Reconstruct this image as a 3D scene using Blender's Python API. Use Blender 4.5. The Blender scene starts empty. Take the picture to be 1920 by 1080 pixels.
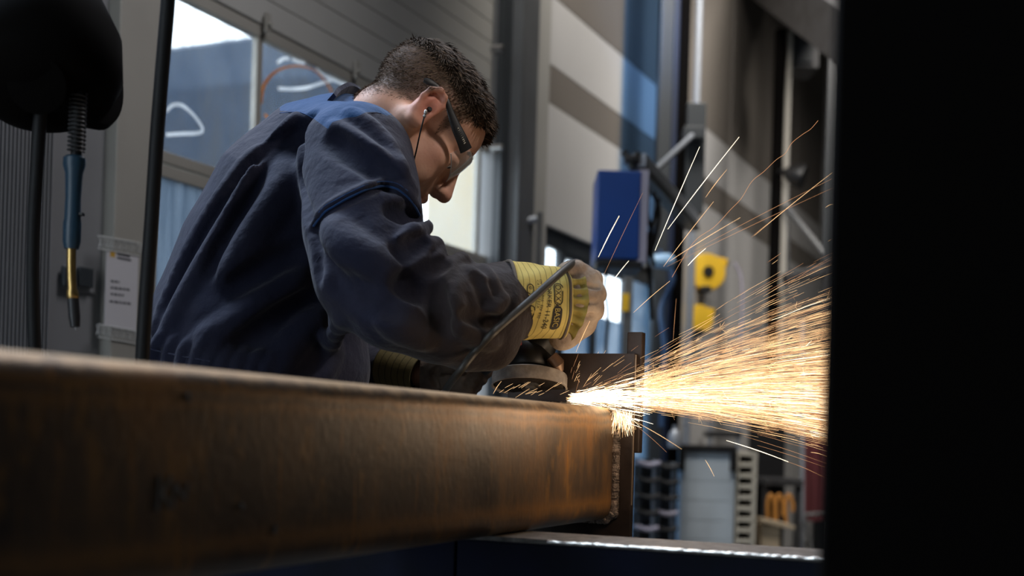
import bpy, bmesh, math, random
import numpy as np
from mathutils import Vector, Matrix
from mathutils.bvhtree import BVHTree
random.seed(7); rng = np.random.default_rng(7)
scn = bpy.context.scene
COL = scn.collection
pi = math.pi

# ------------------------------------------------------------------ camera
F = 2400.0; PX0, PY0 = 960.0, 815.0; ROLL = 0.03; CZ = 0.95
CAM = Vector((0, 0, CZ))
RV = Vector((math.cos(ROLL), 0, math.sin(ROLL))); UV = Vector((-math.sin(ROLL), 0, math.cos(ROLL)))
cam_d = bpy.data.cameras.new('camera'); cam = bpy.data.objects.new('camera', cam_d); COL.objects.link(cam)
cam_d.sensor_width = 36; cam_d.lens = 36 * F / 1920; cam_d.shift_y = (PY0 - 540) / 1920
cam.location = CAM; cam.rotation_euler = Matrix((RV, UV, Vector((0, -1, 0)))).transposed().to_euler()
cam_d.dof.use_dof = True; cam_d.dof.focus_distance = 2.0; cam_d.dof.aperture_fstop = 3.3
cam_d.clip_start = 0.05
scn.camera = cam

def ray(px, py):
    return (RV * ((px - PX0) / F) + UV * ((PY0 - py) / F) + Vector((0, 1, 0)))
def P(px, py, d):
    return CAM + ray(px, py) * d
def proj(V):
    V = np.asarray(V, float); R = V - np.array(CAM)
    return PX0 + F * (R @ np.array(RV)) / R[..., 1], PY0 - F * (R @ np.array(UV)) / R[..., 1]

# ------------------------------------------------------------------ exposure, world, lights
vs = scn.view_settings; vs.view_transform = 'Standard'; vs.look = 'None'; vs.exposure = 0.0; vs.gamma = 1.0
vs.use_curve_mapping = False
w = bpy.data.worlds.new('sky'); scn.world = w; w.use_nodes = True
w.node_tree.nodes['Background'].inputs[0].default_value = (0.78, 0.90, 1.0, 1)
w.node_tree.nodes['Background'].inputs[1].default_value = 4.2

def area(name, loc, tgt, sx, sy, power, color, spread=180):
    l = bpy.data.lights.new(name, 'AREA'); l.shape = 'RECTANGLE'; l.size = sx; l.size_y = sy
    l.energy = power; l.color = color; l.spread = math.radians(spread)
    o = bpy.data.objects.new(name, l); COL.objects.link(o); o.location = loc
    o.rotation_euler = (Vector(tgt) - Vector(loc)).to_track_quat('-Z', 'Y').to_euler(); return o
def point(name, loc, power, color, r):
    l = bpy.data.lights.new(name, 'POINT'); l.energy = power; l.color = color; l.shadow_soft_size = r
    o = bpy.data.objects.new(name, l); COL.objects.link(o); o.location = loc; return o
def spot(name, loc, tgt, power, color, ang, blend=1.0, r=0.1):
    l = bpy.data.lights.new(name, 'SPOT'); l.energy = power; l.color = color; l.spot_size = math.radians(ang)
    l.spot_blend = blend; l.shadow_soft_size = r
    o = bpy.data.objects.new(name, l); COL.objects.link(o); o.location = loc
    o.rotation_euler = (Vector(tgt) - Vector(loc)).to_track_quat('-Z', 'Y').to_euler(); return o
# unseen lamps added for wall, worker and beam, plus warm lamp and spark glow
area('added_area_far', (0.2, 5.2, 4.8), (1.0, 8.0, 1.8), 2.0, 1.0, 80, (1.0, 0.94, 0.87), 110)  # unseen area lamp added to brighten the cladding
area('added_area_back', (2.4, 6.9, 4.7), (1.7, 9.2, 1.0), 1.6, 1.0, 62, (1.0, 0.94, 0.87), 100)  # second unseen lamp, added to reach the right of the wall
area('added_area_work', (0.35, 2.9, 3.6), (-0.1, 2.0, 1.2), 1.0, 0.7, 32, (0.96, 0.95, 1.0))  # unseen lamp added above the worker for head, glove and sleeve
area('added_area_left', (-1.35, 2.3, 3.0), (-0.4, 1.5, 1.1), 0.9, 0.6, 33, (0.66, 0.80, 1.0), 110)  # unseen cool lamp added for the beam's top edge and the worker's back
spot('added_spot_face', (1.7, 1.35, 3.3), P(840, 300, 2.0), 150, (1.0, 0.90, 0.82), 16, 0.9, 0.16)  # unseen spot added to brighten face, shoulder and glove
spot('added_spot_blue', (-0.3, 4.3, 4.4), (0.78, 7.5, 3.0), 400, (0.16, 0.45, 1.0), 15, 1.0, 0.15)  # unseen blue spot added to tint the cladding left of the column
spot('hall_lamp_warm', (2.1, 7.4, 3.5), P(1345, 200, 8.9), 60, (1.0, 0.55, 0.15), 24, 1.0, 0.05)
point('spark_glow', P(1255, 748, 1.80), 0.9, (1.0, 0.72, 0.48), 0.05)
point('spark_stream_glow', P(1440, 715, 1.9), 0.35, (1.0, 0.70, 0.45), 0.06)

# ------------------------------------------------------------------ materials
def new_mat(name):
    m = bpy.data.materials.new(name); m.use_nodes = True
    return m, m.node_tree.nodes, m.node_tree.links, m.node_tree.nodes['Principled BSDF']
def setp(b, **k):
    names = dict(rough='Roughness', metal='Metallic', spec='Specular IOR Level', coat='Coat Weight', sheen='Sheen Weight',
                 trans='Transmission Weight', alpha='Alpha', sss='Subsurface Weight')
    for a, v in k.items(): b.inputs[names[a]].default_value = v
def c4(c): return (c[0], c[1], c[2], 1)
def srgb(r, g, b):
    f = lambda x: (x / 255 / 12.92) if x / 255 <= 0.04045 else ((x / 255 + 0.055) / 1.055) ** 2.4
    return (f(r), f(g), f(b))
def mat(name, col, rough=0.6, metal=0.0, noise=0.0, scale=20, bump=0.0, bscale=None, stretch=(1, 1, 1), col2=None, **k):
    m, N, L, b = new_mat(name); b.inputs['Base Color'].default_value = c4(col); setp(b, rough=rough, metal=metal, **k)
    if noise or bump or col2:
        tc = N.new('ShaderNodeTexCoord'); mp = N.new('ShaderNodeMapping'); mp.inputs['Scale'].default_value = stretch
        L.new(tc.outputs['Object'], mp.inputs[0])
        nz = N.new('ShaderNodeTexNoise'); nz.inputs['Scale'].default_value = scale; nz.inputs['Detail'].default_value = 6
        L.new(mp.outputs[0], nz.inputs['Vector'])
        cr = N.new('ShaderNodeValToRGB'); cr.color_ramp.elements[0].position = 0.35; cr.color_ramp.elements[1].position = 0.65
        c2 = col2 or tuple(x * (1 + noise) for x in col); c1 = col if col2 else tuple(x * (1 - noise) for x in col)
        cr.color_ramp.elements[0].color = c4(c1); cr.color_ramp.elements[1].color = c4(c2)
        L.new(nz.outputs[0], cr.inputs[0]); L.new(cr.outputs[0], b.inputs['Base Color'])
        if bump:
            n2 = N.new('ShaderNodeTexNoise'); n2.inputs['Scale'].default_value = bscale or scale * 3; n2.inputs['Detail'].default_value = 4
            L.new(mp.outputs[0], n2.inputs['Vector'])
            bp = N.new('ShaderNodeBump'); bp.inputs['Strength'].default_value = bump; bp.inputs['Distance'].default_value = 0.004
            L.new(n2.outputs[0], bp.inputs['Height']); L.new(bp.outputs[0], b.inputs['Normal'])
    return m
def emit(name, col, s):
    m, N, L, b = new_mat(name); b.inputs['Base Color'].default_value = (0, 0, 0, 1)
    b.inputs['Emission Color'].default_value = c4(col); b.inputs['Emission Strength'].default_value = s; setp(b, rough=1, spec=0); return m

M = {}
M['black'] = mat('black_plastic', (0.006, 0.006, 0.007), 0.45)
M['rubber'] = mat('black_rubber', (0.008, 0.008, 0.009), 0.6, spec=0.3)
M['dark_steel'] = mat('dark_steel', (0.03, 0.03, 0.032), 0.45, noise=0.3, scale=12)
M['post'] = mat('dark_painted_steel', (0.0025, 0.002, 0.0018), 0.85, spec=0.05)
M['steel'] = mat('bare_steel', (0.35, 0.34, 0.33), 0.38, 0.9, noise=0.25, scale=30)
M['brass'] = mat('brass', (0.62, 0.42, 0.16), 0.35, 1.0, noise=0.2, scale=40)
M['cream'] = mat('cream_panel', (0.47, 0.46, 0.43), 0.5, noise=0.04, scale=2)
M['beige_frame'] = mat('beige_door_frame', (0.36, 0.34, 0.30), 0.5, noise=0.05, scale=3)
M['grey_panel'] = mat('grey_wall_panel', (0.22, 0.22, 0.225), 0.5, noise=0.06, scale=3)
M['white_clad'] = mat('white_cladding', (0.66, 0.65, 0.64), 0.45, noise=0.03, scale=1.5)
M['taupe_clad'] = mat('taupe_cladding', (0.24, 0.215, 0.19), 0.35, noise=0.06, scale=1.5)
M['dark_frame'] = mat('anthracite_frame', (0.035, 0.04, 0.045), 0.4)
M['mid_grey'] = mat('grey_profile', (0.12, 0.125, 0.13), 0.45, noise=0.1, scale=4)
M['light_steel'] = mat('galvanised_pipe', (0.34, 0.37, 0.42), 0.35, 0.3)
M['blue_paint'] = mat('blue_enamel', (0.010, 0.055, 0.25), 0.35, noise=0.08, scale=5)
M['navy_steel'] = mat('navy_painted_steel', (0.004, 0.005, 0.010), 0.8, spec=0.15, col2=(0.005, 0.007, 0.020), scale=9, bump=0.3, bscale=60)
M['yellow'] = mat('yellow_plastic', (0.80, 0.50, 0.03), 0.4)
M['lilac'] = mat('pale_grey_side', (0.42, 0.40, 0.50), 0.4)
M['cabinet'] = mat('pale_blue_grey_steel', (0.50, 0.58, 0.66), 0.4, noise=0.05, scale=6)
M['ivory'] = mat('ivory_steel', (0.55, 0.52, 0.45), 0.45)
M['oxide'] = mat('red_curtain', (0.11, 0.025, 0.03), 0.6, noise=0.3, scale=8, stretch=(6, 6, 0.3))
M['orange'] = mat('orange_hose', (0.55, 0.24, 0.05), 0.5)
M['wood'] = mat('pale_wood', (0.45, 0.36, 0.25), 0.7, noise=0.15, scale=8)
M['concrete'] = mat('concrete', (0.12, 0.12, 0.115), 0.7, noise=0.15, scale=3)
M['ceiling'] = mat('ceiling_sheet', (0.10, 0.10, 0.10), 0.7)
M['out_dark'] = mat('slate_blue_facade', (0.007, 0.012, 0.022), 0.8, noise=0.35, scale=1.1, stretch=(1, 1, 3))
M['out_roof'] = mat('blue_grey_roof', (0.016, 0.030, 0.056), 0.7, noise=0.12, scale=2)
M['out_cream'] = mat('cream_facade', (0.97, 0.82, 0.56), 0.9, noise=0.03, scale=1)
M['paper'] = mat('paper', (0.62, 0.60, 0.62), 0.8)
M['tape'] = mat('lace_tape', (0.60, 0.60, 0.58), 0.8)
M['ink'] = mat('ink', (0.08, 0.08, 0.09), 0.8)
M['amber'] = mat('amber_ink', (0.6, 0.35, 0.05), 0.8)
M['white_marker'] = mat('white_marker', (0.9, 0.92, 0.95), 0.9)
M['orange_marker'] = mat('orange_marker', (0.55, 0.27, 0.10), 0.9)
M['chalk'] = mat('chalk', (0.30, 0.28, 0.26), 0.95, noise=0.3, scale=200)

def glass_mat(name, dust, col, lo, hi, scale=3, stretch=(1, 1, 1)):
    m, N, L, b = new_mat(name); N.remove(b); out = N['Material Output']
    tr = N.new('ShaderNodeBsdfTransparent'); gl = N.new('ShaderNodeBsdfGlossy'); gl.inputs['Roughness'].default_value = 0.08
    tl = N.new('ShaderNodeBsdfTranslucent'); tl.inputs[0].default_value = c4(col)
    tc = N.new('ShaderNodeTexCoord'); mp = N.new('ShaderNodeMapping'); mp.inputs['Scale'].default_value = stretch
    nz = N.new('ShaderNodeTexNoise'); nz.inputs['Scale'].default_value = scale; nz.inputs['Detail'].default_value = 8; nz.inputs['Roughness'].default_value = 0.65
    mr = N.new('ShaderNodeMapRange'); mr.inputs[1].default_value = 0.35; mr.inputs[2].default_value = 0.7
    mr.inputs[3].default_value = lo; mr.inputs[4].default_value = hi
    L.new(tc.outputs['Object'], mp.inputs[0]); L.new(mp.outputs[0], nz.inputs['Vector']); L.new(nz.outputs[0], mr.inputs[0])
    m1 = N.new('ShaderNodeMixShader'); L.new(mr.outputs[0], m1.inputs[0]); L.new(tr.outputs[0], m1.inputs[1]); L.new(tl.outputs[0], m1.inputs[2])
    m2 = N.new('ShaderNodeMixShader'); m2.inputs[0].default_value = 0.04; L.new(m1.outputs[0], m2.inputs[1]); L.new(gl.outputs[0], m2.inputs[2])
    L.new(m2.outputs[0], out.inputs[0]); return m
M['dusty_glass'] = glass_mat('scratched_dusty_glass', 0, (0.045, 0.066, 0.105), 0.02, 0.45, 3.5, (3, 3, 1))
M['white_marker'] = glass_mat('white_marker', 0, (0.75, 0.76, 0.78), 0.85, 1.0, 60); M['orange_marker'] = glass_mat('orange_marker', 0, (0.60, 0.28, 0.09), 0.75, 1.0, 60)
M['frosted'] = glass_mat('milky_glass', 0, (0.14, 0.175, 0.22), 0.6, 1.0, 5, (7, 7, 0.5))
M['clear_glass'] = glass_mat('door_glass', 0, (0.7, 0.85, 1.0), 0.02, 0.1)
M['blue_glass'] = glass_mat('blue_lower_glass', 0, (0.10, 0.17, 0.25), 0.7, 0.9)

# ------------------------------------------------------------------ object helpers
def link(name, me, m, parent=None, smooth=False):
    o = bpy.data.objects.new(name, me); COL.objects.link(o)
    if m is not None: me.materials.append(m)
    if smooth: me.polygons.foreach_set('use_smooth', [True] * len(me.polygons))
    if parent is not None: o.parent = parent; o.matrix_parent_inverse = parent.matrix_world.inverted()
    return o
def tag(o, label, cat, group=None, kind=None):
    o['label'] = label; o['category'] = cat
    if group: o['group'] = group
    if kind: o['kind'] = kind
    return o
def thing(name, loc, label, cat, group=None):
    o = bpy.data.objects.new(name, None); COL.objects.link(o); o.location = loc; o.empty_display_size = 0.05
    o.matrix_world = Matrix.Translation(loc)
    return tag(o, label, cat, group)
class MB:
    def __init__(s): s.v = []; s.f = []
    def add(s, v, f):
        n = len(s.v); s.v += [tuple(x) for x in v]; s.f += [tuple(i + n for i in q) for q in f]; return s
    def box(s, c, half, ax=None, bev=0.0):
        ax = ax or (Vector((1, 0, 0)), Vector((0, 1, 0)), Vector((0, 0, 1))); c = Vector(c)
        bm = bmesh.new(); bmesh.ops.create_cube(bm, size=2)
        for v in bm.verts: v.co = Vector((v.co.x * half[0], v.co.y * half[1], v.co.z * half[2]))
        if bev: bmesh.ops.bevel(bm, geom=bm.edges[:], offset=min(bev, min(half) * 0.9), segments=2, affect='EDGES', profile=0.6)
        bm.verts.ensure_lookup_table()
        vv = [c + ax[0] * v.co.x + ax[1] * v.co.y + ax[2] * v.co.z for v in bm.verts]
        ff = [[v.index for v in f.verts] for f in bm.faces]
        if ax[0].cross(ax[1]).dot(ax[2]) < 0: ff = [q[::-1] for q in ff]
        bm.free(); return s.add(vv, ff)
    def tube(s, pts, r, n=10, caps=True, sq=1.0, up=None):
        pts = [Vector(p) for p in pts]; rs = r if isinstance(r, (list, tuple)) else [r] * len(pts)
        v = []; f = []; prev = None
        for i, p in enumerate(pts):
            t = (pts[min(i + 1, len(pts) - 1)] - pts[max(i - 1, 0)]).normalized()
            if prev is None:
                a = Vector(up) if up is not None else (Vector((0, 0, 1)) if abs(t.z) < 0.9 else Vector((1, 0, 0)))
            else: a = prev
            a = (a - t * a.dot(t)).normalized(); prev = a; b = t.cross(a)
            for k in range(n):
                th = 2 * pi * k / n; v.append(p + (a * math.cos(th) + b * math.sin(th) * sq) * rs[i])
        for i in range(len(pts) - 1):
            for k in range(n):
                k2 = (k + 1) % n; f.append((i * n + k, i * n + k2, (i + 1) * n + k2, (i + 1) * n + k))
        if caps:
            f.append(tuple(range(n))[::-1]); f.append(tuple((len(pts) - 1) * n + k for k in range(n)))
        return s.add(v, f)
    def lathe(s, o, axis, prof, n=40, ref=None, close=False, squash=None):
        """prof: (distance along axis, radius)"""
        o = Vector(o); t = Vector(axis).normalized()
        a = Vector(ref) if ref is not None else (Vector((0, 0, 1)) if abs(t.z) < 0.9 else Vector((1, 0, 0)))
        a = (a - t * a.dot(t)).normalized(); b = t.cross(a); v = []; f = []
        q = squash or 1.0
        for h, r in prof:
            for k in range(n):
                th = 2 * pi * k / n; v.append(o + t * h + (a * math.cos(th) + b * math.sin(th) * q) * r)
        m = len(prof)
        for i in range(m - 1 + (1 if close else 0)):
            j = (i + 1) % m
            for k in range(n):
                k2 = (k + 1) % n; f.append((i * n + k, i * n + k2, j * n + k2, j * n + k))
        if not close:
            if prof[0][1] > 1e-5: f.append(tuple(range(n))[::-1])
            if prof[-1][1] > 1e-5: f.append(tuple((m - 1) * n + k for k in range(n)))
        return s.add(v, f)
    def prism(s, poly, d):
        """poly: list of world points, extruded by vector d"""
        n = len(poly); d = Vector(d); a = [Vector(p) for p in poly]
        v = a + [p + d for p in a]
        f = [tuple(range(n))[::-1], tuple(range(n, 2 * n))] + [(i, (i + 1) % n, n + (i + 1) % n, n + i) for i in range(n)]
        return s.add(v, f)
    def build(s, name, m, parent=None, smooth=False):
        me = bpy.data.meshes.new(name); me.from_pydata([tuple(x) for x in s.v], [], s.f)
        bm = bmesh.new(); bm.from_mesh(me)
        if len(bm.faces) < 60000: bmesh.ops.recalc_face_normals(bm, faces=bm.faces[:])
        bm.to_mesh(me); bm.free(); me.update()
        o = link(name, me, m, parent)
        if smooth:
            me.polygons.foreach_set('use_smooth', [True] * len(me.polygons)); me.set_sharp_from_angle(angle=math.radians(40))
        return o
def spline(pts, n=8, closed=False):
    """Catmull-Rom through the points"""
    P_ = [Vector(p) for p in pts]; out = []; m = len(P_)
    rngs = range(m if closed else m - 1)
    for i in rngs:
        if closed: a, b, c, d = P_[(i - 1) % m], P_[i], P_[(i + 1) % m], P_[(i + 2) % m]
        else: a, b, c, d = P_[max(i - 1, 0)], P_[i], P_[i + 1], P_[min(i + 2, m - 1)]
        for k in range(n):
            t = k / n
            out.append(0.5 * ((2 * b) + (c - a) * t + (2 * a - 5 * b + 4 * c - d) * t * t + (3 * b - a - 3 * c + d) * t ** 3))
    if not closed: out.append(P_[-1])
    return out

# wall frame: s runs along the window wall (to the far right), o comes off it towards the camera, z up
WA = math.radians(24.0)
SD = Vector((math.sin(WA), math.cos(WA), 0)); ND = Vector((math.cos(WA), -math.sin(WA), 0)); ZD = Vector((0, 0, 1))
B0 = Vector((1.4064, 9.0, 0))
def wp(s, o, z): return B0 + SD * s + ND * o + ZD * z
def uv(px, py, off=0.0):
    r = ray(px, py); t = ((B0 + ND * off) - CAM).dot(ND) / r.dot(ND); q = CAM + r * t
    return (q - B0).dot(SD), q.z
def S(px, py=400, off=0.0): return uv(px, py, off)[0]
def wbox(mb, s0, s1, o0, o1, z0, z1, bev=0.0):
    return mb.box(wp((s0 + s1) / 2, (o0 + o1) / 2, (z0 + z1) / 2), (abs(s1 - s0) / 2, abs(o1 - o0) / 2, abs(z1 - z0) / 2), (SD, ND, ZD), bev)
def struct(o): o['kind'] = 'structure'; return o

# ------------------------------------------------------------------ hall shell
ZC = 5.2
corn = [Vector((-5.2, -2.6, 0)), Vector((6.5, -2.6, 0)), wp(8.5, 5.0, 0), wp(8.5, 0, 0), wp(-10.2, 0, 0)]
corn[4] = wp(-10.5, 0, 0); corn[0] = Vector((corn[4].x - 0.0, -2.6, 0))
struct(MB().prism([c - ZD * 0.2 for c in corn], ZD * 0.2).build('floor', M['concrete']))
struct(MB().prism([c + ZD * ZC for c in corn], ZD * 0.2).build('ceiling', M['ceiling']))
def wall_seg(name, a, b, m, out):
    n = Vector((b.y - a.y, a.x - b.x, 0)).normalized() * 0.15
    if n.dot(out) < 0: n = -n
    return struct(MB().prism([a, b, b + n, a + n], ZD * ZC).build(name, m))
wall_seg('wall_behind', corn[0], corn[1], M['ceiling'], Vector((0, -1, 0)))
wall_seg('wall_right', corn[1], corn[2], M['ceiling'], Vector((1, 0, 0)))
wall_seg('wall_far', corn[2], corn[3], M['taupe_clad'], Vector((0, 1, 0)))

# the window wall, split around the gate opening and the glazed door
z0r1, z1r1 = CZ + 0.78, CZ + 1.234          # upper window row of the sectional gate
z0r2, z1r2 = CZ + 0.10, CZ + 0.705
SG0, SG1 = -6.02, -3.72                       # gate extent
SDR0, SDR1, ZDR = S(1016, 440), S(1236, 500), CZ + 1.0
mb = MB()
wbox(mb, -10.5, SG0, -0.09, 0, 0, ZC); wbox(mb, SG1, SDR0, -0.09, 0, 0, ZC); wbox(mb, SDR0, SDR1, -0.09, 0, ZDR, ZC); wbox(mb, SDR1, 8.5, -0.09, 0, 0, ZC)
wbox(mb, SG0, SG1, -0.09, 0, CZ + 2.6, ZC)
struct(mb.build('wall_left', M['grey_panel']))
# horizontal cladding strips, white and taupe in turn
zs_ = [(0.02, 1.575 + CZ, 'white_clad'), (1.575 + CZ, 1.76 + CZ, 'taupe_clad'), (1.76 + CZ, 2.085 + CZ, 'white_clad'), (2.085 + CZ, ZC, 'taupe_clad')]
for i, (za, zb, mm) in enumerate(zs_):
    mb = MB()
    if za < ZDR:
        wbox(mb, -3.30, SDR0 - 0.02, 0.001, 0.03, za, zb, 0.004); wbox(mb, SDR0 - 0.02, SDR1 + 0.02, 0.001, 0.03, ZDR, zb, 0.004)
        wbox(mb, SDR1 + 0.02, 8.4, 0.001, 0.03, za, zb, 0.004)
    else:
        q = -3.30
        while q < 8.4: wbox(mb, q, min(q + 1.15, 8.4) - 0.006, 0.001, 0.03, za, zb - 0.004, 0.003); q += 1.15
    struct(mb.build('trim_%d' % (i + 1), M[mm]))

m_, N_, L_, b_ = new_mat('blue_daylight_sheet'); N_.remove(b_); t1 = N_.new('ShaderNodeBsdfTransparent'); t1.inputs[0].default_value = (0.66, 0.79, 0.93, 1); g1 = N_.new('ShaderNodeBsdfGlossy'); g1.inputs['Roughness'].default_value = .25
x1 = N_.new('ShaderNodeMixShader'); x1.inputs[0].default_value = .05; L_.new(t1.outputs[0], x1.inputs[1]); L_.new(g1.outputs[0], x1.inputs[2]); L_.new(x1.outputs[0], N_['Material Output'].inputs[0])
mb = MB(); wbox(mb, S(1152, 200), S(1250, 200), 0.045, 0.048, ZDR + 0.05, ZC - .05); struct(mb.build('trim_10', m_))  # added sheet: blue daylight on the cladding put into its tint
# sectional gate -----------------------------------------------------------
gate = struct(thing('door_1', wp((SG0 + SG1) / 2, -0.05, 0), 'cream sectional gate with two rows of scratched windows behind the worker', 'gate'))
mb = MB(); z = CZ + 1.275
while z < CZ + 2.6:
    wbox(mb, SG0 + 0.03, SG1, -0.07, -0.03, z + 0.0015, z + 0.0855, 0.003); z += 0.087
wbox(mb, SG0, SG1, -0.085, -0.07, CZ + 1.27, CZ + 2.62)
mb.build('upper_panel', M['cream'], gate)
mb = MB(); wbox(mb, SG0 + 0.03, SG1, -0.08, -0.03, 0.02, z0r2 - 0.03, 0.004); mb.build('lower_panel', M['cream'], gate)
PB = [-6.0, -5.425, -4.88, -4.335, -3.80]
mb = MB()
for za, zb in ((z1r1, z1r1 + 0.038), (z0r1 - 0.034, z0r1), (z1r2, z1r2 + 0.036), (z0r2 - 0.03, z0r2)):
    wbox(mb, SG0 + 0.01, SG1, -0.065, -0.035, za, zb, 0.004)
for s in PB:
    wbox(mb, s - 0.014, s + 0.014, -0.06, -0.037, z0r1, z1r1, 0.003); wbox(mb, s - 0.018, s + 0.018, -0.06, -0.037, z0r2, z1r2, 0.003)
mb.build('frame', M['beige_frame'], gate)
for i in range(4):
    for (za, zb, mm) in ((z0r1, z1r1, 'dusty_glass'), (z0r2, z1r2, 'frosted')):
        mb = MB(); wbox(mb, PB[i] + 0.018, PB[i + 1] - 0.018, -0.052, -0.046, za, zb); mb.build('pane', M['clear_glass' if i == 3 and mm == 'dusty_glass' else mm], gate)
for s in PB[1:-1]:       # small hinge plates on the header and the middle rail
    for zz in (z1r1 + 0.045, z1r2 + 0.038):
        mb = MB(); wbox(mb, s - 0.012, s + 0.012, -0.02, -0.008, zz - 0.03, zz + 0.03, 0.002)
        mb.lathe(wp(s, -0.01, zz - 0.005), ND, [(0, 0.008), (0.012, 0.008), (0.014, 0.004)], 12); mb.build('hinge', M['beige_frame'], gate)
# marks drawn on the panes
def on_pane(pts, off=-0.043): return [wp(*(lambda q: (q[0], off, q[1]))(uv(x, y, off))) for x, y in pts]
def marks(name, strokes, m, r):
    mb = MB()
    for st in strokes: mb.tube(spline(on_pane(st), 6), r, 6, sq=0.5)
    return mb.build(name, M[m], gate, True)
marks('marker_drawing', [[(312, 208), (325, 197), (342, 198), (362, 215), (377, 235), (379, 246), (368, 250), (340, 251), (312, 253)],
    [(273, 205), (288, 172)], [(520, 118), (532, 110), (541, 110)], [(548, 111), (560, 116), (571, 118)],
    [(522, 166), (545, 167), (572, 165), (600, 157), (622, 150)], [(592, 127), (605, 140), (622, 148), (640, 156), (652, 160)]], 'white_marker', 0.0062)
marks('orange_ring_drawing', [[(488, 195), (493, 165), (508, 142), (530, 128), (560, 124), (590, 132), (612, 155), (622, 172)], [(497, 215), (512, 235)]], 'orange_marker', 0.006)

# outdoors, seen through the panes
rf_a, rf_b = P(200, 122, 11.0), P(470, 66, 15.0)
bl = thing('neighbouring_hall', (rf_a.x, rf_a.y, 0), 'slate blue hall with pale roof edge outside the upper gate windows', 'building')
a = P(150, 118, 11.0); b = P(560, 62, 15.5); c = P(760, 110, 18.0)
dz = Vector((0, 0, 0))
def vwall(a, b, z0a, z0b, z1, th, m, name, par):
    n = Vector((-(b.y - a.y), b.x - a.x, 0)).normalized() * th
    if n.y < 0: n = -n
    v = [Vector((a.x, a.y, z1)), Vector((b.x, b.y, z1)), Vector((b.x, b.y, z0b)), Vector((a.x, a.y, z0a))]
    return MB().prism(v, n).build(name, m, par)
vwall(a, b, a.z, b.z, a.z - 1.0, 0.4, M['out_roof'], 'roof_edge', bl)
vwall(b, c, b.z, c.z, b.z - 1.3, 0.4, M['out_roof'], 'roof_edge', bl)
a2, b2, c2 = a - Vector((0, 0.05, 0)), b - Vector((0, 0.05, 0)), c - Vector((0, 0.05, 0))
vwall(a2, b2, a.z - 0.35, b.z - 0.55, -0.5, 0.3, M['out_dark'], 'facade', bl)
vwall(b2, c2, b.z - 0.55, c.z - 0.5, -0.5, 0.3, M['out_dark'], 'facade', bl)
q0, q1 = P(799, 400, 9.0), P(925, 400, 9.6)
tag(MB().prism([Vector((q0.x, q0.y, -0.5)), Vector((q1.x, q1.y, -0.5)), Vector((q1.x, q1.y, 7)), Vector((q0.x, q0.y, 7))], (0, 0.4, 0)).build('rendered_house', M['out_cream']),
    'cream rendered house wall outside the gate window beyond the worker\'s nose', 'building')
g0 = [wp(-12, -0.3, -0.02), wp(9, -0.3, -0.02), wp(9, -16, -0.02), wp(-12, -16, -0.02)]
struct(MB().prism(g0, (0, 0, -0.1)).build('ground', M['concrete']))

# gate track, pilaster and left-hand wall parts
tr = thing('gate_track', wp(-3.6, 0, 0), 'dark vertical guide track of the gate with small rollers', 'track')
mb = MB(); wbox(mb, -3.74, -3.60, 0.0, 0.035, 0.0, CZ + 2.7); mb.build('back_plate', M['dark_frame'], tr)
mb = MB(); wbox(mb, -3.60, -3.44, 0.002, 0.07, 0.0, CZ + 2.7, 0.004); wbox(mb, -3.66, -3.645, 0.03, 0.085, 0, CZ + 2.7); mb.build('profile', M['mid_grey'], tr)
for py in (92, 278):
    s, zz = uv(930, py, 0.05); mb = MB(); mb.lathe(wp(s, 0.03, zz), ND, [(0, 0.016), (0.05, 0.016), (0.055, 0.008)], 16); mb.tube([wp(s - 0.03, 0.05, zz - 0.03), wp(s + 0.04, 0.05, zz)], 0.006, 8)
    mb.build('roller', M['steel'], tr, True)
mb = MB(); wbox(mb, -3.435, -3.28, 0.0, 0.06, 0, ZC, 0.004); struct(mb.build('trim_5', M['cream']))
mb = MB(); wbox(mb, S(190, 300), S(276, 200), 0.0, 0.05, 0, ZC, 0.004); struct(mb.build('trim_6', M['beige_frame']))
mb = MB(); wbox(mb, S(90, 300), S(190, 300), 0.0, 0.012, 0, ZC); struct(mb.build('trim_7', M['grey_panel']))
mb = MB(); s = S(84, 400); k = 0
while k < 26: wbox(mb, s - 0.006 - k * 0.0125, s - k * 0.0125, 0.012, 0.026, 0, CZ + 0.85, 0.002); k += 1
wbox(mb, s - 0.40, s, 0, 0.012, 0, CZ + 0.86); struct(mb.build('trim_8', M['grey_panel']))
# switches and notice
def wall_rect(mb, x0, y0, x1, y1, o0, o1, bev=0.002):
    sa, za = uv(x0, y0, o1); sb, zb = uv(x1, y1, o1); zb2 = uv(x0, y1, o1)[1]
    return wbox(mb, sa, sb, o0, o1, zb2, za, bev)
tg = thing('wall_switch', wp(S(162, 520), 0.012, uv(162, 520)[1]), 'dark double wall switch on the grey panel behind the hanging torch', 'switch')
mb = MB(); wall_rect(mb, 120, 497, 180, 541, 0.012, 0.02); mb.build('plate', M['grey_panel'], tg)
for x0, x1 in ((121, 144), (150, 176)):
    mb = MB(); wall_rect(mb, x0, 499, x1, 537, 0.02, 0.032, 0.004); r_ = mb.build('rocker', M['dark_frame'], tg)
nt = thing('paper_notice', wp(S(228, 540, .05), 0.05, uv(228, 540, .05)[1]), 'white paper notice taped to the beige column left of the gate window', 'notice')
mb = MB(); wall_rect(mb, 200, 470, 256, 612, 0.050, 0.0515, 0); mb.build('sheet', M['paper'], nt)
mb = MB(); wall_rect(mb, 207, 470, 216, 481, 0.0515, 0.052, 0); mb.build('logo_square', M['amber'], nt)
mb = MB()
for x0, x1, y in ((220, 244, 474), (220, 246, 481)):
    wall_rect(mb, x0, y, x1, y + 4, 0.0515, 0.052, 0)
mb.build('heading', M['ink'], nt); mb = MB()
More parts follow.
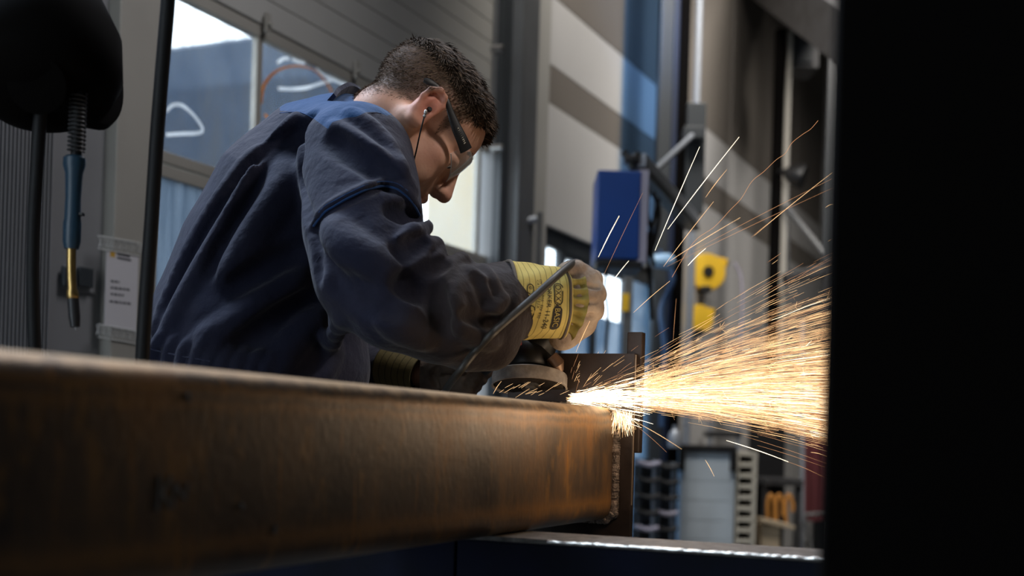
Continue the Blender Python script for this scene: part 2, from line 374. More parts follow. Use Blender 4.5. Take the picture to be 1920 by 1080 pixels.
for x0, x1, y in ((208, 224, 524), (208, 243, 536), (208, 232, 548), (206, 245, 562)):
    x = x0
    while x < x1:
        wd = random.uniform(4, 9); wall_rect(mb, x, y + (x - 200) * 0.12, min(x + wd, x1), y + 4 + (x - 200) * 0.12, 0.0515, 0.052, 0); x += wd + 2
mb.build('writing', M['ink'], nt)
for yb in (440, 606):
    mb = MB(); x = 186 if yb < 500 else 181
    k = 0
    while x < 262:
        yy = yb + (x - 186) * 0.18
        mb.tube(on_pane([(x, yy + 4), (x + 6, yy + 24), (x + 12, yy + 4)], 0.052), 0.0014, 5)
        mb.tube(on_pane([(x, yy + 22), (x + 6, yy + 4), (x + 12, yy + 22)], 0.052), 0.0014, 5)
        x += 12; k += 1
    for dy in (2, 26): mb.tube(on_pane([(184, yb + dy), (262, yb + dy + 14)], 0.052), 0.0018, 5)
    mb.build('lace_tape', M['tape'], nt)

# glazed door -----------------------------------------------------------
dr = struct(thing('door_2', wp((SDR0 + SDR1) / 2, -0.05, 0), 'dark framed glazed door set in the wall behind the glove', 'door'))
mb = MB(); wbox(mb, SDR0, SDR1, -0.02, 0.012, ZDR - 0.09, ZDR); wbox(mb, SDR0, SDR1, -0.02, 0.012, 0, 0.12)
st = [SDR0, S(1052, 480), S(1113, 500), S(1174, 500), SDR1]
for s in st: wbox(mb, s - 0.035, s + 0.035, -0.02, 0.012, 0, ZDR)
wbox(mb, st[1], st[3], -0.022, 0.008, ZDR - 0.115, ZDR - 0.08)
mb.build('frame', M['dark_frame'], dr)
zsp = uv(1140, 604, -0.06)[1]
for i in range(4):
    mb = MB(); wbox(mb, st[i] + 0.035, st[i + 1] - 0.035, -0.006, -0.001, zsp, ZDR - 0.09); mb.build('pane', M['clear_glass' if i < 3 else 'blue_glass'], dr)
    mb = MB(); wbox(mb, st[i] + 0.035, st[i + 1] - 0.035, -0.006, -0.001, 0.12, zsp); mb.build('pane', M['blue_glass'], dr)
# recess panel, bracket and pale pipe by the pilaster
mb = MB(); s0, s1 = S(990, 430, .045), S(1017, 440, .08); wbox(mb, s0, s1 - 0.03, 0.03, 0.045, 0.0, uv(1000, 380, .04)[1]); wbox(mb, s1 - 0.03, s1, 0.03, 0.08, 0.0, uv(1012, 392, .1)[1], 0.004)
struct(mb.build('trim_9', M['mid_grey']))
dc = thing('door_stay', wp(S(985, 415, .1), 0.06, uv(985, 415, .1)[1]), 'pale metal wall bracket on the cream pilaster left of the glazed door', 'bracket')
pa, pb_ = P(966, 419, 5.75), P(1004, 411, 5.80)
MB().tube([pa, pb_], 0.016, 12).build('arm', M['light_steel'], dc, True); MB().box(pa, (0.02, 0.03, 0.03), None, 0.004).build('plate', M['light_steel'], dc)

# columns ------------------------------------------------------------------
def vcol(name, px0, px1, d, label, cat, m, depth=0.15, ztop=ZC, py=300, zbot=0.0, par=None):
    a = P(px0, py, d); b = P(px1, py, d); mb = MB(); mb.box(((a.x + b.x) / 2, d + depth / 2, (zbot + ztop) / 2), ((b.x - a.x) / 2, depth / 2, (ztop - zbot) / 2), None, 0.006)
    o = mb.build(name, m, par)
    return tag(o, label, cat) if par is None else o
cl = thing('steel_column', P(1262, 400, 7.0) * 1, 'tall steel column with blue flange rising behind the blue box', 'column')
cl.location.z = 0; cl.matrix_world = Matrix.Translation(cl.location)
vcol('web', 1232, 1262, 7.02, '', '', M['dark_frame'], 0.16, par=cl); vcol('flange', 1258, 1268, 6.98, '', '', mat('dark_blue_paint', (0.004, 0.012, 0.04), 0.5), 0.22, par=cl)
vcol('flange', 1268, 1288, 6.97, '', '', M['post'], 0.24, par=cl)
a = P(1302, 300, 7.98); tag(MB().tube([(a.x, a.y, 0), (a.x, a.y, ZC)], 0.024, 14).build('vertical_pipe', M['light_steel'], None, True), 'pale galvanised pipe running up beside the steel column', 'pipe')
a = P(1457, 300, 8.6); c3 = thing('dark_pole', (a.x, a.y, 0), 'thin dark vertical pole with cream edge right of the yellow reels', 'pole')
MB().box((a.x, a.y, 1.86), (0.032, 0.04, 1.86), None, 0.004).build('pole', M['post'], c3)
MB().box((a.x + 0.062, a.y + 0.03, 1.86), (0.022, 0.02, 1.86), None, 0.004).build('cream_edge', M['beige_frame'], c3)
vcol('rail_upright', 1548, 1572, 9.0, 'narrow dark upright at the far wall beside the foreground post', 'post', M['dark_frame'], 0.1)

# jib arm with blue box --------------------------------------------------------
jb = thing('jib_arm', P(1262, 330, 6.6), 'grey welding jib arm with diagonal brace fixed to the steel column', 'jib arm')
A1, A2 = P(1198, 300, 5.3), P(1300, 412, 6.9)
top = P(1300, 252, 6.85)
dirA = (A2 - A1).normalized()
mb = MB(); side = dirA.cross(ZD).normalized()
mb.box((A1 + A2) / 2, ((A2 - A1).length / 2, 0.03, 0.027), (dirA, side, side.cross(dirA).normalized() * 1), 0.005); mb.build('boom', M['light_steel'], jb)
MB().box((A1 + A2) / 2 - ZD * 0.05, ((A2 - A1).length / 2, 0.035, 0.012), (dirA, side, side.cross(dirA).normalized()), 0.003).build('cable_rail', M['dark_frame'], jb)
MB().tube([P(1222, 326, 5.5), top], 0.014, 10).build('brace', M['light_steel'], jb, True)
mb = MB(); mb.box(P(1302, 300, 6.95), (0.05, 0.05, 0.30), None, 0.005); mb.box(top, (0.055, 0.06, 0.03), None, 0.004); mb.build('bracket', M['dark_frame'], jb)
bxd = 5.2
def fbox(mb, x0, y0, x1, y1, d, depth, bev=0.0):
    a = P(x0, y0, d); b = P(x1, y1, d); cx = (a + b) / 2
    return mb.box((cx.x, d + depth / 2, cx.z), (abs(b.x - a.x) / 2, depth / 2, abs(b.z - a.z) / 2), None, bev)
bb = thing('welding_wire_feeder', P(1160, 485, bxd + 0.15), 'bright blue box hung from the jib arm', 'wire feeder')
mb = MB(); fbox(mb, 1121, 318, 1198, 486, bxd, 0.30, 0.006); mb.build('housing', M['blue_paint'], bb)
mb = MB(); fbox(mb, 1199, 318, 1212, 492, bxd + 0.01, 0.28, 0.003); mb.build('side_cover', M['lilac'], bb)
mb = MB(); fbox(mb, 1119, 487, 1204, 503, bxd + 0.01, 0.27, 0.003); mb.build('base_rail', M['black'], bb)
mb = MB(); fbox(mb, 1172, 290, 1200, 304, bxd + 0.05, 0.06, 0.004); mb.tube([P(1168, 284, bxd + .08), P(1180, 300, bxd + .08), P(1186, 316, bxd + .08)], [0.014, 0.016, 0.014], 10); mb.tube([P(1198, 286, bxd + .08), P(1188, 304, bxd + .08), P(1184, 316, bxd + .08)], [0.012, 0.016, 0.014], 10)
mb.build('hanger', M['black'], bb, True)
for i, pts in enumerate([[(1216, 352), (1214, 400), (1222, 440), (1216, 480)], [(1224, 360), (1236, 395), (1230, 440), (1222, 470), (1226, 500)], [(1236, 372), (1224, 420), (1212, 460), (1218, 520), (1222, 600)]]):
    tag(MB().tube(spline([P(x, y, 5.35 + 0.05 * i) for x, y in pts], 8), 0.009, 8).build('looped_cable', M['rubber'], None, True),
        ['short black cable loop hanging just right of the blue box', 'middle black cable loop hanging right of the blue box', 'longest black cable dropping from the jib arm beside the blue box'][i], 'cable', 'cables hanging from the jib arm')
tag(MB().tube(spline([P(x, y, 5.25) for x, y in [(1138, 503), (1134, 540), (1140, 590), (1136, 660), (1139, 760)]], 6), 0.007, 8).build('supply_cable', M['rubber'], None, True), 'thin black cable hanging below the blue box in front of the glazed door', 'cable')
tag(MB().tube(spline([P(x, y, 6.9) for x, y in [(1235, 470), (1262, 520), (1240, 580), (1246, 660), (1240, 800)]], 6), 0.014, 8).build('blue_hose', mat('pale_blue_hose', (0.04, 0.09, 0.2), 0.5), None, True), 'thick blue hose running down the steel column below the jib arm', 'hose')
mb = MB(); c = P(1242, 490, 6.8); mb.lathe(c - Vector((.07, 0, 0)), (1, 0, 0), [(0, 0.0), (0.02, 0.035), (0.10, 0.045), (0.13, 0.03), (0.14, 0)], 16)
tag(mb.build('air_canister', mat('pale_blue_plastic', (0.30, 0.50, 0.75), 0.4), None, True), 'small pale blue canister fixed below the jib arm', 'canister')
vp_ = thing('door_post', P(1173, 700, 6.2), 'grey blue post carrying a small yellow sticker in front of the glazed door', 'post')
vp_.location.z = 0; vp_.matrix_world = Matrix.Translation(vp_.location)
a = P(1176, 600, 6.2); MB().box((a.x, a.y, 0.90), (0.022, 0.02, 0.90), None, 0.003).build('post', M['mid_grey'], vp_)
mb = MB(); fbox(mb, 1166, 550, 1179, 584, 6.17, 0.008, 0.001); mb.build('yellow_sticker', M['yellow'], vp_)

# yellow cable reels on the wall -----------------------------------------------
def reel(px, py, r_px, label):
    s, zz = uv(px, py, 0.10); c = wp(s, 0.03, zz); d = (c - CAM).y; r = r_px / F * d
    ax = Vector((0.12, -1, 0)).normalized()
    t = thing('cable_reel', c, label, 'cable reel', 'yellow cable reels on the wall')
    MB().lathe(c, ax, [(0, r * .72), (0.02, r * .95), (0.05, r), (0.12, r), (0.145, r * .93), (0.15, r * 0.3), (0.15, 0.0)], 40).build('drum', M['yellow'], t, True)
    if r_px > 30: MB().lathe(c + ax * 0.148, ax, [(0, r * .3), (0.015, r * .28), (0.018, r * .12), (0.012, 0)], 24).build('hub', M['black'], t, True)
    sd = Vector((ax.y * -1, ax.x, 0)) * 1
    if sd.x < 0: sd = -sd
    mb = MB(); mb.prism([c + ax * .02 + sd * r * .45 + ZD * r * .86, c + ax * .02 + sd * r * 1.14 + ZD * r * .74, c + ax * .02 + sd * r * 1.05 + ZD * r * .42, c + ax * .02 + sd * r * .6], ax * 0.10)
    mb.build('cable_outlet', M['yellow'], t); MB().box(c + ax * .07 + sd * r * 1.08 + ZD * r * .55, (0.016, 0.05, 0.016), None, 0.004).build('mouthpiece', M['black'], t)
    MB().box(c + ax * .12 - ZD * r * .93 - sd * r * .1, (0.035, 0.05, 0.02), None, 0.004).build('latch', M['black'], t)
    MB().box(c - ax * .015, (0.05, 0.05, 0.05), (SD, ND, ZD), 0.004).build('wall_bracket', M['dark_frame'], t)
    return c, r
reel(1336, 514, 35, 'larger yellow cable reel, the upper of the two on the white wall')
reel(1321, 601, 27, 'smaller yellow cable reel hanging below the larger one')
tag(MB().tube(spline([P(1376, 492, 8.6), P(1388, 515, 8.6), P(1392, 560, 8.6), P(1388, 640, 8.6)], 6), 0.010, 8).build('reel_cable', M['lilac'], None, True), 'pale cable hanging from the upper yellow reel', 'cable')

# camera / lamp, arm and shelf at the right, crane beam above -------------------
lt = thing('work_lamp', P(1468, 322, 8.4), 'black lamp head mounted on the dark pole', 'lamp')
c = P(1490, 328, 8.35); MB().lathe(c - Vector((.06, -.02, -.02)), (1, -.4, -.35), [(0, 0.03), (0.03, 0.055), (0.10, 0.085), (0.13, 0.08), (0.135, 0)], 20).build('lamp_head', M['black'], lt, True)
MB().tube([P(1462, 322, 8.55), P(1484, 322, 8.4)], 0.018, 10).build('lamp_arm', M['black'], lt, True)
cb = thing('crane_beam', P(1500, 40, 9.0), 'dark overhead crane beam crossing the top right corner of the hall', 'beam')
mb = MB(); aa, ab = P(1395, -40, 10.0), P(1600, 110, 7.5)
dr_ = (ab - aa); L_ = dr_.length; dr_.normalize(); sd_ = dr_.cross(ZD).normalized()
mb.box((aa + ab) / 2 + ZD * 0.2, (L_ / 2 + 1.0, 0.22, 0.14), (dr_, sd_, sd_.cross(dr_).normalized()), 0.01); mb.build('beam', M['dark_steel'], cb)
mb = MB(); mb.box((aa + ab) / 2 + ZD * 0.04 - Vector((0.14, 0, 0)), (L_ / 2 + 1.0, 0.02, 0.02), (dr_, sd_, sd_.cross(dr_).normalized()), 0.004); mb.build('flange', M['mid_grey'], cb)
hb = tag(fbox(MB(), 1476, 62, 1536, 128, 8.7, 0.3, 0.01).build('junction_box', M['dark_steel']), 'dark junction box under the crane beam beside the dark pole', 'box')
MB().box(P(1506, 95, 8.69), (0.07, 0.01, 0.08), None, 0.004).build('lid', M['dark_frame'], hb)
ar = thing('wall_rack', P(1500, 520, 8.6), 'dark shelf bracket with slanting arm right of the dark pole', 'rack')
MB().tube([P(1472, 385, 8.6), P(1545, 475, 8.5)], 0.02, 8).build('arm', M['mid_grey'], ar, True)
mb = MB(); mb.box(P(1508, 515, 8.5), (0.14, 0.06, 0.035), (Vector((.95, 0, .25)).normalized(), Vector((0, 1, 0)), Vector((-.25, 0, .95)).normalized()), 0.01)
mb.box(P(1552, 520, 8.5), (0.03, 0.05, 0.12), None, 0.01); mb.build('shelf', M['dark_steel'], ar)
tag(MB().tube([P(1480, 150, 8.9), P(1477, 350, 8.9), P(1478, 560, 8.9)], 0.010, 8).build('conduit', M['mid_grey'], None, True), 'thin pale conduit running down beside the dark pole', 'conduit')

# lower right: cabinets, racks, bench -------------------------------------------
def fl(px, d, py=1000): p = P(px, py, d); return Vector((p.x, d, 0))
cd = 7.2
ct = thing('drawer_cabinet', fl(1330, cd + .3), 'tall pale blue grey workshop cabinet with black handle frame', 'cabinet')
mb = MB(); a = P(1277, 900, cd); b = P(1378, 900, cd); zt = P(1330, 838, cd).z
mb.box(((a.x + b.x) / 2, cd + 0.3, zt / 2), ((b.x - a.x) / 2, 0.3, zt / 2), None, 0.008); mb.build('body', M['cabinet'], ct)
for k in range(7):
    mb = MB(); zc_ = 0.06 + (zt - 0.14) * (k + 0.5) / 7; mb.box(((a.x + b.x) / 2, cd - 0.006, zc_), ((b.x - a.x) / 2 - 0.03, 0.008, (zt - 0.14) / 14 - 0.0015), None, 0.001); mb.build('drawer_front', M['cabinet'], ct)
mb = MB(); fbox(mb, 1274, 833, 1382, 849, cd - 0.03, 0.1, 0.01); fbox(mb, 1274, 845, 1284, 884, cd - 0.03, 0.05, 0.006); fbox(mb, 1370, 845, 1382, 884, cd - 0.03, 0.05, 0.006); mb.build('handle_frame', M['black'], ct)
rk = thing('slotted_rack', fl(1402, 7.3), 'ivory slotted metal rack right beside the pale cabinet', 'rack')
a = P(1381, 900, 7.25); b = P(1419, 900, 7.25); zt = P(1400, 847, 7.25).z; x0, x1 = a.x, b.x
for xx in (x0 + 0.008, x1 - 0.012): MB().box((xx, 7.45, zt / 2), (0.012 if xx > x0 + .02 else 0.006, 0.2, zt / 2), None, 0.003).build('upright', M['ivory'], rk)
for k in range(16):
    zz = zt - 0.012 - k * 0.062
    if zz < 0.05: break
    MB().box(((x0 + x1) / 2, 7.45, zz), ((x1 - x0) / 2 - 0.012, 0.2, 0.012), None, 0.002).build('shelf', M['ivory'], rk)
MB().box(((x0 + x1) / 2, 7.6, zt / 2), ((x1 - x0) / 2 - 0.012, 0.02, zt / 2 - .02)).build('back', M['black'], rk)
# clutter of stacked trays left of the cabinet
for i, (px, lab) in enumerate(((1210, 'tray trolley with curved dark shelves, left one beside the end plate'), (1246, 'tray trolley with curved dark shelves, nearer to the pale cabinet'))):
    t = thing('tray_trolley', fl(px, 6.4 + .2 * i), lab, 'trolley', 'tray trolleys behind the end plate'); c = fl(px, 6.4 + .2 * i)
    zt = P(px, 862 + 6 * i, 6.4).z
    for dx in (-0.035, 0.035): MB().tube([(c.x + dx, c.y, 0), (c.x + dx, c.y, zt)], 0.009, 8).build('upright', M['light_steel' if dx > 0 else 'mid_grey'], t, True)
    for k in range(9):
        zz = zt - 0.02 - k * 0.08
        mb = MB(); mb.tube(spline([(c.x - 0.055, c.y - .08, zz + 0.012), (c.x, c.y - .08, zz - 0.004), (c.x + 0.055, c.y - .08, zz + 0.008)], 5), 0.012, 8); mb.box((c.x, c.y + .02, zz), (0.05, 0.10, 0.006), None, 0.002)
        mb.build('tray', M['dark_steel'] if (k + i) % 4 else M['lilac'], t, True)
    MB().box((c.x, c.y + .14, zt / 2), (0.055, 0.01, zt / 2)).build('back_panel', M['dark_frame'], t)
mb = MB(); c = P(1265, 822, 6.9); mb.lathe(c, (0, 0, 1), [(-.05, .035), (-.02, .04), (.03, .03), (.05, 0.012), (.07, 0.012)], 16)
tag(mb.build('spray_bottle', M['light_steel'], None, True), 'small pale bottle standing left of the cabinet top', 'bottle'); 
sh = thing('storage_shelf', fl(1236, 8.25), 'low dark shelf unit behind the tray trolleys', 'shelf')
zt = P(1240, 835, 7.4).z; c = fl(1236, 8.25)
for zz in (zt - .012 - .08, zt * .6, zt * .3): MB().box((c.x, c.y, zz), (0.17, 0.2, 0.012)).build('board', M['dark_steel'], sh)
for dx in (-.16, .16): MB().box((c.x + dx, c.y, (zt - .09) / 2), (0.012, 0.2, (zt - .09) / 2)).build('side', M['blue_paint'], sh)
for px, cc, l in ((1222, 'oxide', 'dark red canister on the low shelf behind the trolleys'), (1252, 'blue_paint', 'dark blue canister on the low shelf behind the trolleys')):
    p = fl(px, 8.15); tag(MB().lathe((p.x, p.y, zt - .08), (0, 0, 1), [(0, .04), (.12, .04), (.15, .02), (.17, .02)], 18).build('canister', M[cc], None, True), l, 'canister')
# work bench with orange hoses
bn = thing('work_bench', fl(1460, 8.2), 'dark work bench behind the slotted rack', 'bench')
zt = P(1460, 902, 8.2).z; a, b = fl(1428, 8.0), fl(1500, 8.0)
MB().box(((a.x + b.x) / 2, 8.25, zt), ((b.x - a.x) / 2, 0.3, 0.02), None, 0.004).build('top', M['dark_steel'], bn)
for xx in (a.x + .02, b.x - .02):
    for yy in (8.0, 8.5): MB().box((xx, yy, zt / 2), (0.02, 0.02, zt / 2)).build('leg', M['dark_steel'], bn)
MB().box(((a.x + b.x) / 2, 8.52, zt / 2 + .3), ((b.x - a.x) / 2, 0.015, zt / 2 + .25)).build('back_panel', M['black'], bn)
for i, px in enumerate((1444, 1460, 1478)):
    tag(MB().tube(spline([P(px - 4, 985, 7.92), P(px - 5, 945, 7.92), P(px + 1, 928, 7.92), P(px + 8, 945, 7.92), P(px + 8, 975 - 8 * i, 7.92)], 6), 0.012, 8).build('hose_loop', M['orange'], None, True),
        ['leftmost orange hose loop hanging at the dark bench', 'middle orange hose loop hanging at the dark bench', 'rightmost orange hose loop hanging at the dark bench'][i], 'hose', 'orange hose loops')
wc = thing('wooden_crate', fl(1440, 7.5), 'pale wooden crate with open lid low in front of the dark bench', 'crate'); c = fl(1437, 7.5); zt = P(1437, 982, 7.5).z
MB().box((c.x, c.y, zt / 2), (0.055, 0.12, zt / 2), None, 0.004).build('box', M['wood'], wc)
MB().box((c.x + .03, c.y - .05, zt + .012), (0.10, 0.12, 0.012), (Vector((.97, 0, -.2)), Vector((0, 1, 0)), Vector((.2, 0, .97))), 0.003).build('lid', M['wood'], wc)
# red welding curtain and its stand
cu = thing('welding_curtain', fl(1535, 8.8), 'dark red welding curtain hanging at the right behind the sparks', 'curtain')
mb = MB(); a = P(1508, 700, 8.8); n = 40; V = []; Fc = []
for k in range(n + 1):
    x = a.x + 0.9 * k / n; yy = 8.8 + 0.03 * math.sin(k * 1.1)
    V += [(x, yy, 0.42), (x, yy, 1.45), (x, yy + .006, .42), (x, yy + .006, 1.45)]
for k in range(n):
    i = 4 * k; Fc += [(i, i + 4, i + 5, i + 1), (i + 2, i + 3, i + 7, i + 6)]
mb.add(V, Fc); mb.build('cloth', M['oxide'], cu, True)
MB().tube([(a.x - .02, 8.82, 1.46), (a.x + .95, 8.82, 1.46)], 0.012, 8).build('rail', M['mid_grey'], cu, True)
MB().tube([(a.x + .93, 8.82, 0.0), (a.x + .93, 8.82, 1.46)], 0.012, 8).build('upright', M['mid_grey'], cu, True)
sp = thing('upright_stand', fl(1507, 8.3), 'slim grey stand with A shaped foot in front of the red curtain', 'stand'); c = fl(1507, 8.3)
MB().tube([c, (P(1505, 600, 8.3))], 0.014, 10).build('pole', M['light_steel'], sp, True)
for dx in (-.13, .13): MB().tube([(c.x, c.y, P(1507, 985, 8.3).z + .05), (c.x + dx, c.y - .02, 0.0)], 0.013, 8).build('foot_strut', M['mid_grey'], sp, True)
MB().tube([P(1508, 965, 8.3), P(1560, 962, 8.3)], 0.012, 8).build('cross_bar', M['mid_grey'], sp, True)

# small pale frames and red machine behind the stream of sparks
tg_ = thing('tool_trolley', fl(1350, 9.0 - .4), 'narrow pale framed trolley behind the pale cabinet', 'trolley'); zt = P(1350, 800, 8.4).z
for px in (1326, 1378): p = fl(px, 8.4); MB().tube([p, (p.x, p.y, zt + .08)], 0.016, 8).build('upright', M['light_steel'], tg_, True)
p, q = fl(1322, 8.4), fl(1384, 8.4); MB().box(((p.x + q.x) / 2, 8.5, zt - .05), ((q.x - p.x) / 2, 0.12, 0.02), None, .003).build('shelf', M['dark_steel'], tg_)
MB().box(((p.x + q.x) / 2, 8.5, zt - .35), ((q.x - p.x) / 2, 0.12, 0.02), None, .003).build('shelf', M['dark_steel'], tg_)

# ------------------------------------------------------------------ rusty beam
BA = math.radians(23.0)
BD = Vector((math.sin(BA), math.cos(BA), 0)); BN = Vector((math.cos(BA), -math.sin(BA), 0))
BE = P(1150, 870, 2.0); BE.z = 0                       # front bottom line passes here
BZ0, BZ1 = CZ - 0.1285, CZ + 0.0475; BW = 0.178; RR = 0.021
def rusty():
    m, N, L, b = new_mat('rusty_steel')
    tc = N.new('ShaderNodeTexCoord'); mp = N.new('ShaderNodeMapping'); mp.inputs['Scale'].default_value = (1, 1, 0.5)
    mp.inputs['Rotation'].default_value = (0, 0, BA); L.new(tc.outputs['Object'], mp.inputs[0])
    def noise(sc, det, vec=mp):
        n = N.new('ShaderNodeTexNoise'); n.inputs['Scale'].default_value = sc; n.inputs['Detail'].default_value = det; n.inputs['Roughness'].default_value = 0.6
        L.new(vec.outputs[0], n.inputs['Vector']); return n
    n1 = noise(9, 8); n2 = noise(34, 10); n3 = noise(150, 5)
    mp2 = N.new('ShaderNodeMapping'); mp2.inputs['Scale'].default_value = (8, 8, 0.9); mp2.inputs['Rotation'].default_value = (0, 0, BA); L.new(tc.outputs['Object'], mp2.inputs[0])
    n4 = noise(7, 6, mp2)
    r1 = N.new('ShaderNodeValToRGB'); e = r1.color_ramp.elements
    e[0].position = 0.34; e[0].color = c4(srgb(66, 57, 52)); e[1].position = 0.70; e[1].color = c4(srgb(142, 100, 58))
    x = e.new(0.48); x.color = c4(srgb(90, 74, 60)); x = e.new(0.58); x.color = c4(srgb(116, 88, 60))
    L.new(n1.outputs[0], r1.inputs[0])
    r2 = N.new('ShaderNodeValToRGB'); r2.color_ramp.elements[0].position = 0.56; r2.color_ramp.elements[1].position = 0.66
    L.new(n2.outputs[0], r2.inputs[0])
    mx = N.new('ShaderNodeMixRGB'); mx.inputs[2].default_value = c4(srgb(158, 114, 54)); L.new(r1.outputs[0], mx.inputs[1])
    ml = N.new('ShaderNodeMath'); ml.operation = 'MULTIPLY'; ml.inputs[1].default_value = 0.5; L.new(r2.outputs[0], ml.inputs[0]); L.new(ml.outputs[0], mx.inputs[0])
    r3 = N.new('ShaderNodeValToRGB'); r3.color_ramp.elements[0].position = 0.62; r3.color_ramp.elements[1].position = 0.72; L.new(n4.outputs[0], r3.inputs[0])
    ml3 = N.new('ShaderNodeMath'); ml3.operation = 'MULTIPLY'; ml3.inputs[1].default_value = 0.75; L.new(r3.outputs[0], ml3.inputs[0])
    mx2 = N.new('ShaderNodeMixRGB'); mx2.inputs[2].default_value = c4(srgb(164, 110, 44)); L.new(mx.outputs[0], mx2.inputs[1]); L.new(ml3.outputs[0], mx2.inputs[0])
    # bright rust bands near the rounded corners
    sx = N.new('ShaderNodeSeparateXYZ'); L.new(tc.outputs['Object'], sx.inputs[0])
    ad = N.new('ShaderNodeMath'); ad.operation = 'MULTIPLY_ADD'; L.new(n2.outputs[0], ad.inputs[0]); ad.inputs[1].default_value = 0.02; L.new(sx.outputs[2], ad.inputs[2])
    cr = N.new('ShaderNodeValToRGB'); mr = N.new('ShaderNodeMapRange'); mr.inputs[1].default_value = BZ0 + 0.01; mr.inputs[2].default_value = BZ1 + 0.01
    L.new(ad.outputs[0], mr.inputs[0]); L.new(mr.outputs[0], cr.inputs[0]); e = cr.color_ramp.elements
    e[0].position = 0.0; e[0].color = (0, 0, 0, 1); e[1].position = 1.0; e[1].color = (0, 0, 0, 1)
    for p_, v_ in ((0.10, 0.1), (0.17, 0.75), (0.24, 0.15), (0.30, 0.0), (0.78, 0.0), (0.83, 0.6), (0.86, 0.1), (0.90, 0.75), (0.93, 0.0)):
        x = e.new(p_); x.color = (v_, v_, v_, 1)
    ml4 = N.new('ShaderNodeMath'); ml4.operation = 'MULTIPLY'; L.new(cr.outputs[0], ml4.inputs[0]); ml4.inputs[1].default_value = 0.7
    mx3 = N.new('ShaderNodeMixRGB'); mx3.inputs[2].default_value = c4(srgb(172, 122, 62)); L.new(mx2.outputs[0], mx3.inputs[1]); L.new(ml4.outputs[0], mx3.inputs[0])
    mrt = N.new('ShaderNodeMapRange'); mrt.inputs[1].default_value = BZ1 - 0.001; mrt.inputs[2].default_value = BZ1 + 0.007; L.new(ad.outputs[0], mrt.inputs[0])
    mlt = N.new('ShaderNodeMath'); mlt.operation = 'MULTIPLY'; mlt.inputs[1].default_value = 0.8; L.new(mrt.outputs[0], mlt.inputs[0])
    mx4 = N.new('ShaderNodeMixRGB'); mx4.inputs[2].default_value = c4(srgb(205, 170, 128)); L.new(mx3.outputs[0], mx4.inputs[1]); L.new(mlt.outputs[0], mx4.inputs[0])  # lit top edge of the beam put into the colour as pale beige
    L.new(mx4.outputs[0], b.inputs['Base Color'])
    bp = N.new('ShaderNodeBump'); bp.inputs['Strength'].default_value = 0.35; bp.inputs['Distance'].default_value = 0.002
    L.new(n3.outputs[0], bp.inputs['Height']); L.new(bp.outputs[0], b.inputs['Normal'])
    mr2 = N.new('ShaderNodeMapRange'); mr2.inputs[3].default_value = 0.32; mr2.inputs[4].default_value = 0.6; L.new(n1.outputs[0], mr2.inputs[0]); L.new(mr2.outputs[0], b.inputs['Roughness'])
    setp(b, metal=0.25); return m
M['rust'] = rusty()
M['rust_dark'] = mat('mill_scale_steel', (0.035, 0.024, 0.02), 0.5, 0.3, noise=0.5, scale=14, bump=0.3)
M['weld'] = mat('weld_metal', (0.22, 0.18, 0.155), 0.5, 0.5, noise=0.6, scale=110, bump=0.8)
bmo = thing('steel_beam', (BE.x, BE.y, BZ0), 'long rusty square steel tube lying across the foreground', 'steel beam')
# rounded square section, hollow, swept along -BD
def rsec(hw, z0, z1, r, n=8):
    pts = []
    for cx, cz, a0 in ((-r, z1 - r, 0), (-2 * hw + r, z1 - r, 90), (-2 * hw + r, z0 + r, 180), (-r, z0 + r, 270)):
        for k in range(n + 1):
            th = math.radians(a0 + 90 * k / n); pts.append((cx + r * math.cos(th), cz + r * math.sin(th)))
    return pts
sec = rsec(BW / 2, BZ0, BZ1, RR); sec2 = [(-.006 + x * (BW - .012) / BW, BZ0 + .006 + (z_ - BZ0) * (BZ1 - BZ0 - .012) / (BZ1 - BZ0)) for x, z_ in sec]
ns_ = len(sec); V = []; Fc = []
steps = [0.0, 0.4, 0.8, 1.2, 1.6, 2.0]
for t in steps:
    o = BE - BD * t
    for x, z_ in sec: V.append(o + BN * x + ZD * z_)
for t in steps:
    o = BE - BD * t
    for x, z_ in sec2: V.append(o + BN * x + ZD * z_)
K = len(steps) * ns_
for i in range(len(steps) - 1):
    for k in range(ns_):
        k2 = (k + 1) % ns_; Fc.append((i * ns_ + k, i * ns_ + k2, (i + 1) * ns_ + k2, (i + 1) * ns_ + k)); Fc.append((K + i * ns_ + k, K + (i + 1) * ns_ + k, K + (i + 1) * ns_ + k2, K + i * ns_ + k2))
for k in range(ns_):
    k2 = (k + 1) % ns_; Fc.append((k, K + k, K + k2, k2)); e_ = (len(steps) - 1) * ns_; Fc.append((e_ + k, e_ + k2, K + e_ + k2, K + e_ + k))
MB().add(V, Fc).build('square_tube', M['rust'], bmo, True)
# end plate, lug, weld bead
po = BE + BD * 0.006
zpt, zpb = P(1196, 665, 2.02).z, P(1196, 1020, 2.02).z
mb = MB(); PW0, PW1 = -0.186, 0.028
mb.box(po + BN * ((PW0 + PW1) / 2) + BD * 0.0075 + ZD * ((zpt + zpb) / 2), ((PW1 - PW0) / 2, 0.0075, (zpt - zpb) / 2), (BN, BD, ZD), 0.0012)
mb.build('end_plate', M['rust_dark'], bmo)
MB().box(po + BN * (PW1 + .0004) + BD * 0.0035 + ZD * ((zpt + zpb) / 2 + .03), (0.0008, 0.0012, (zpt - zpb) / 2 - .032), (BN, BD, ZD)).build('edge_glint', mat('painted_edge_glint', (.45, .36, .28), .5, .8), bmo)  # bright strip added to paint the spark-lit glint on the plate's edge
mb = MB(); mb.box(po + BN * 0.022 + BD * 0.024 + ZD * (zpt - 0.06), (0.0125, 0.009, 0.095), (BN, BD, ZD), 0.002); mb.build('lug', M['rust_dark'], bmo)
mb = MB()
wpts = []
for k, (x, z_) in enumerate(sec): wpts.append(BE + BN * (x + 0.003) + ZD * z_ + BD * 0.001)
bead = []; rs = []
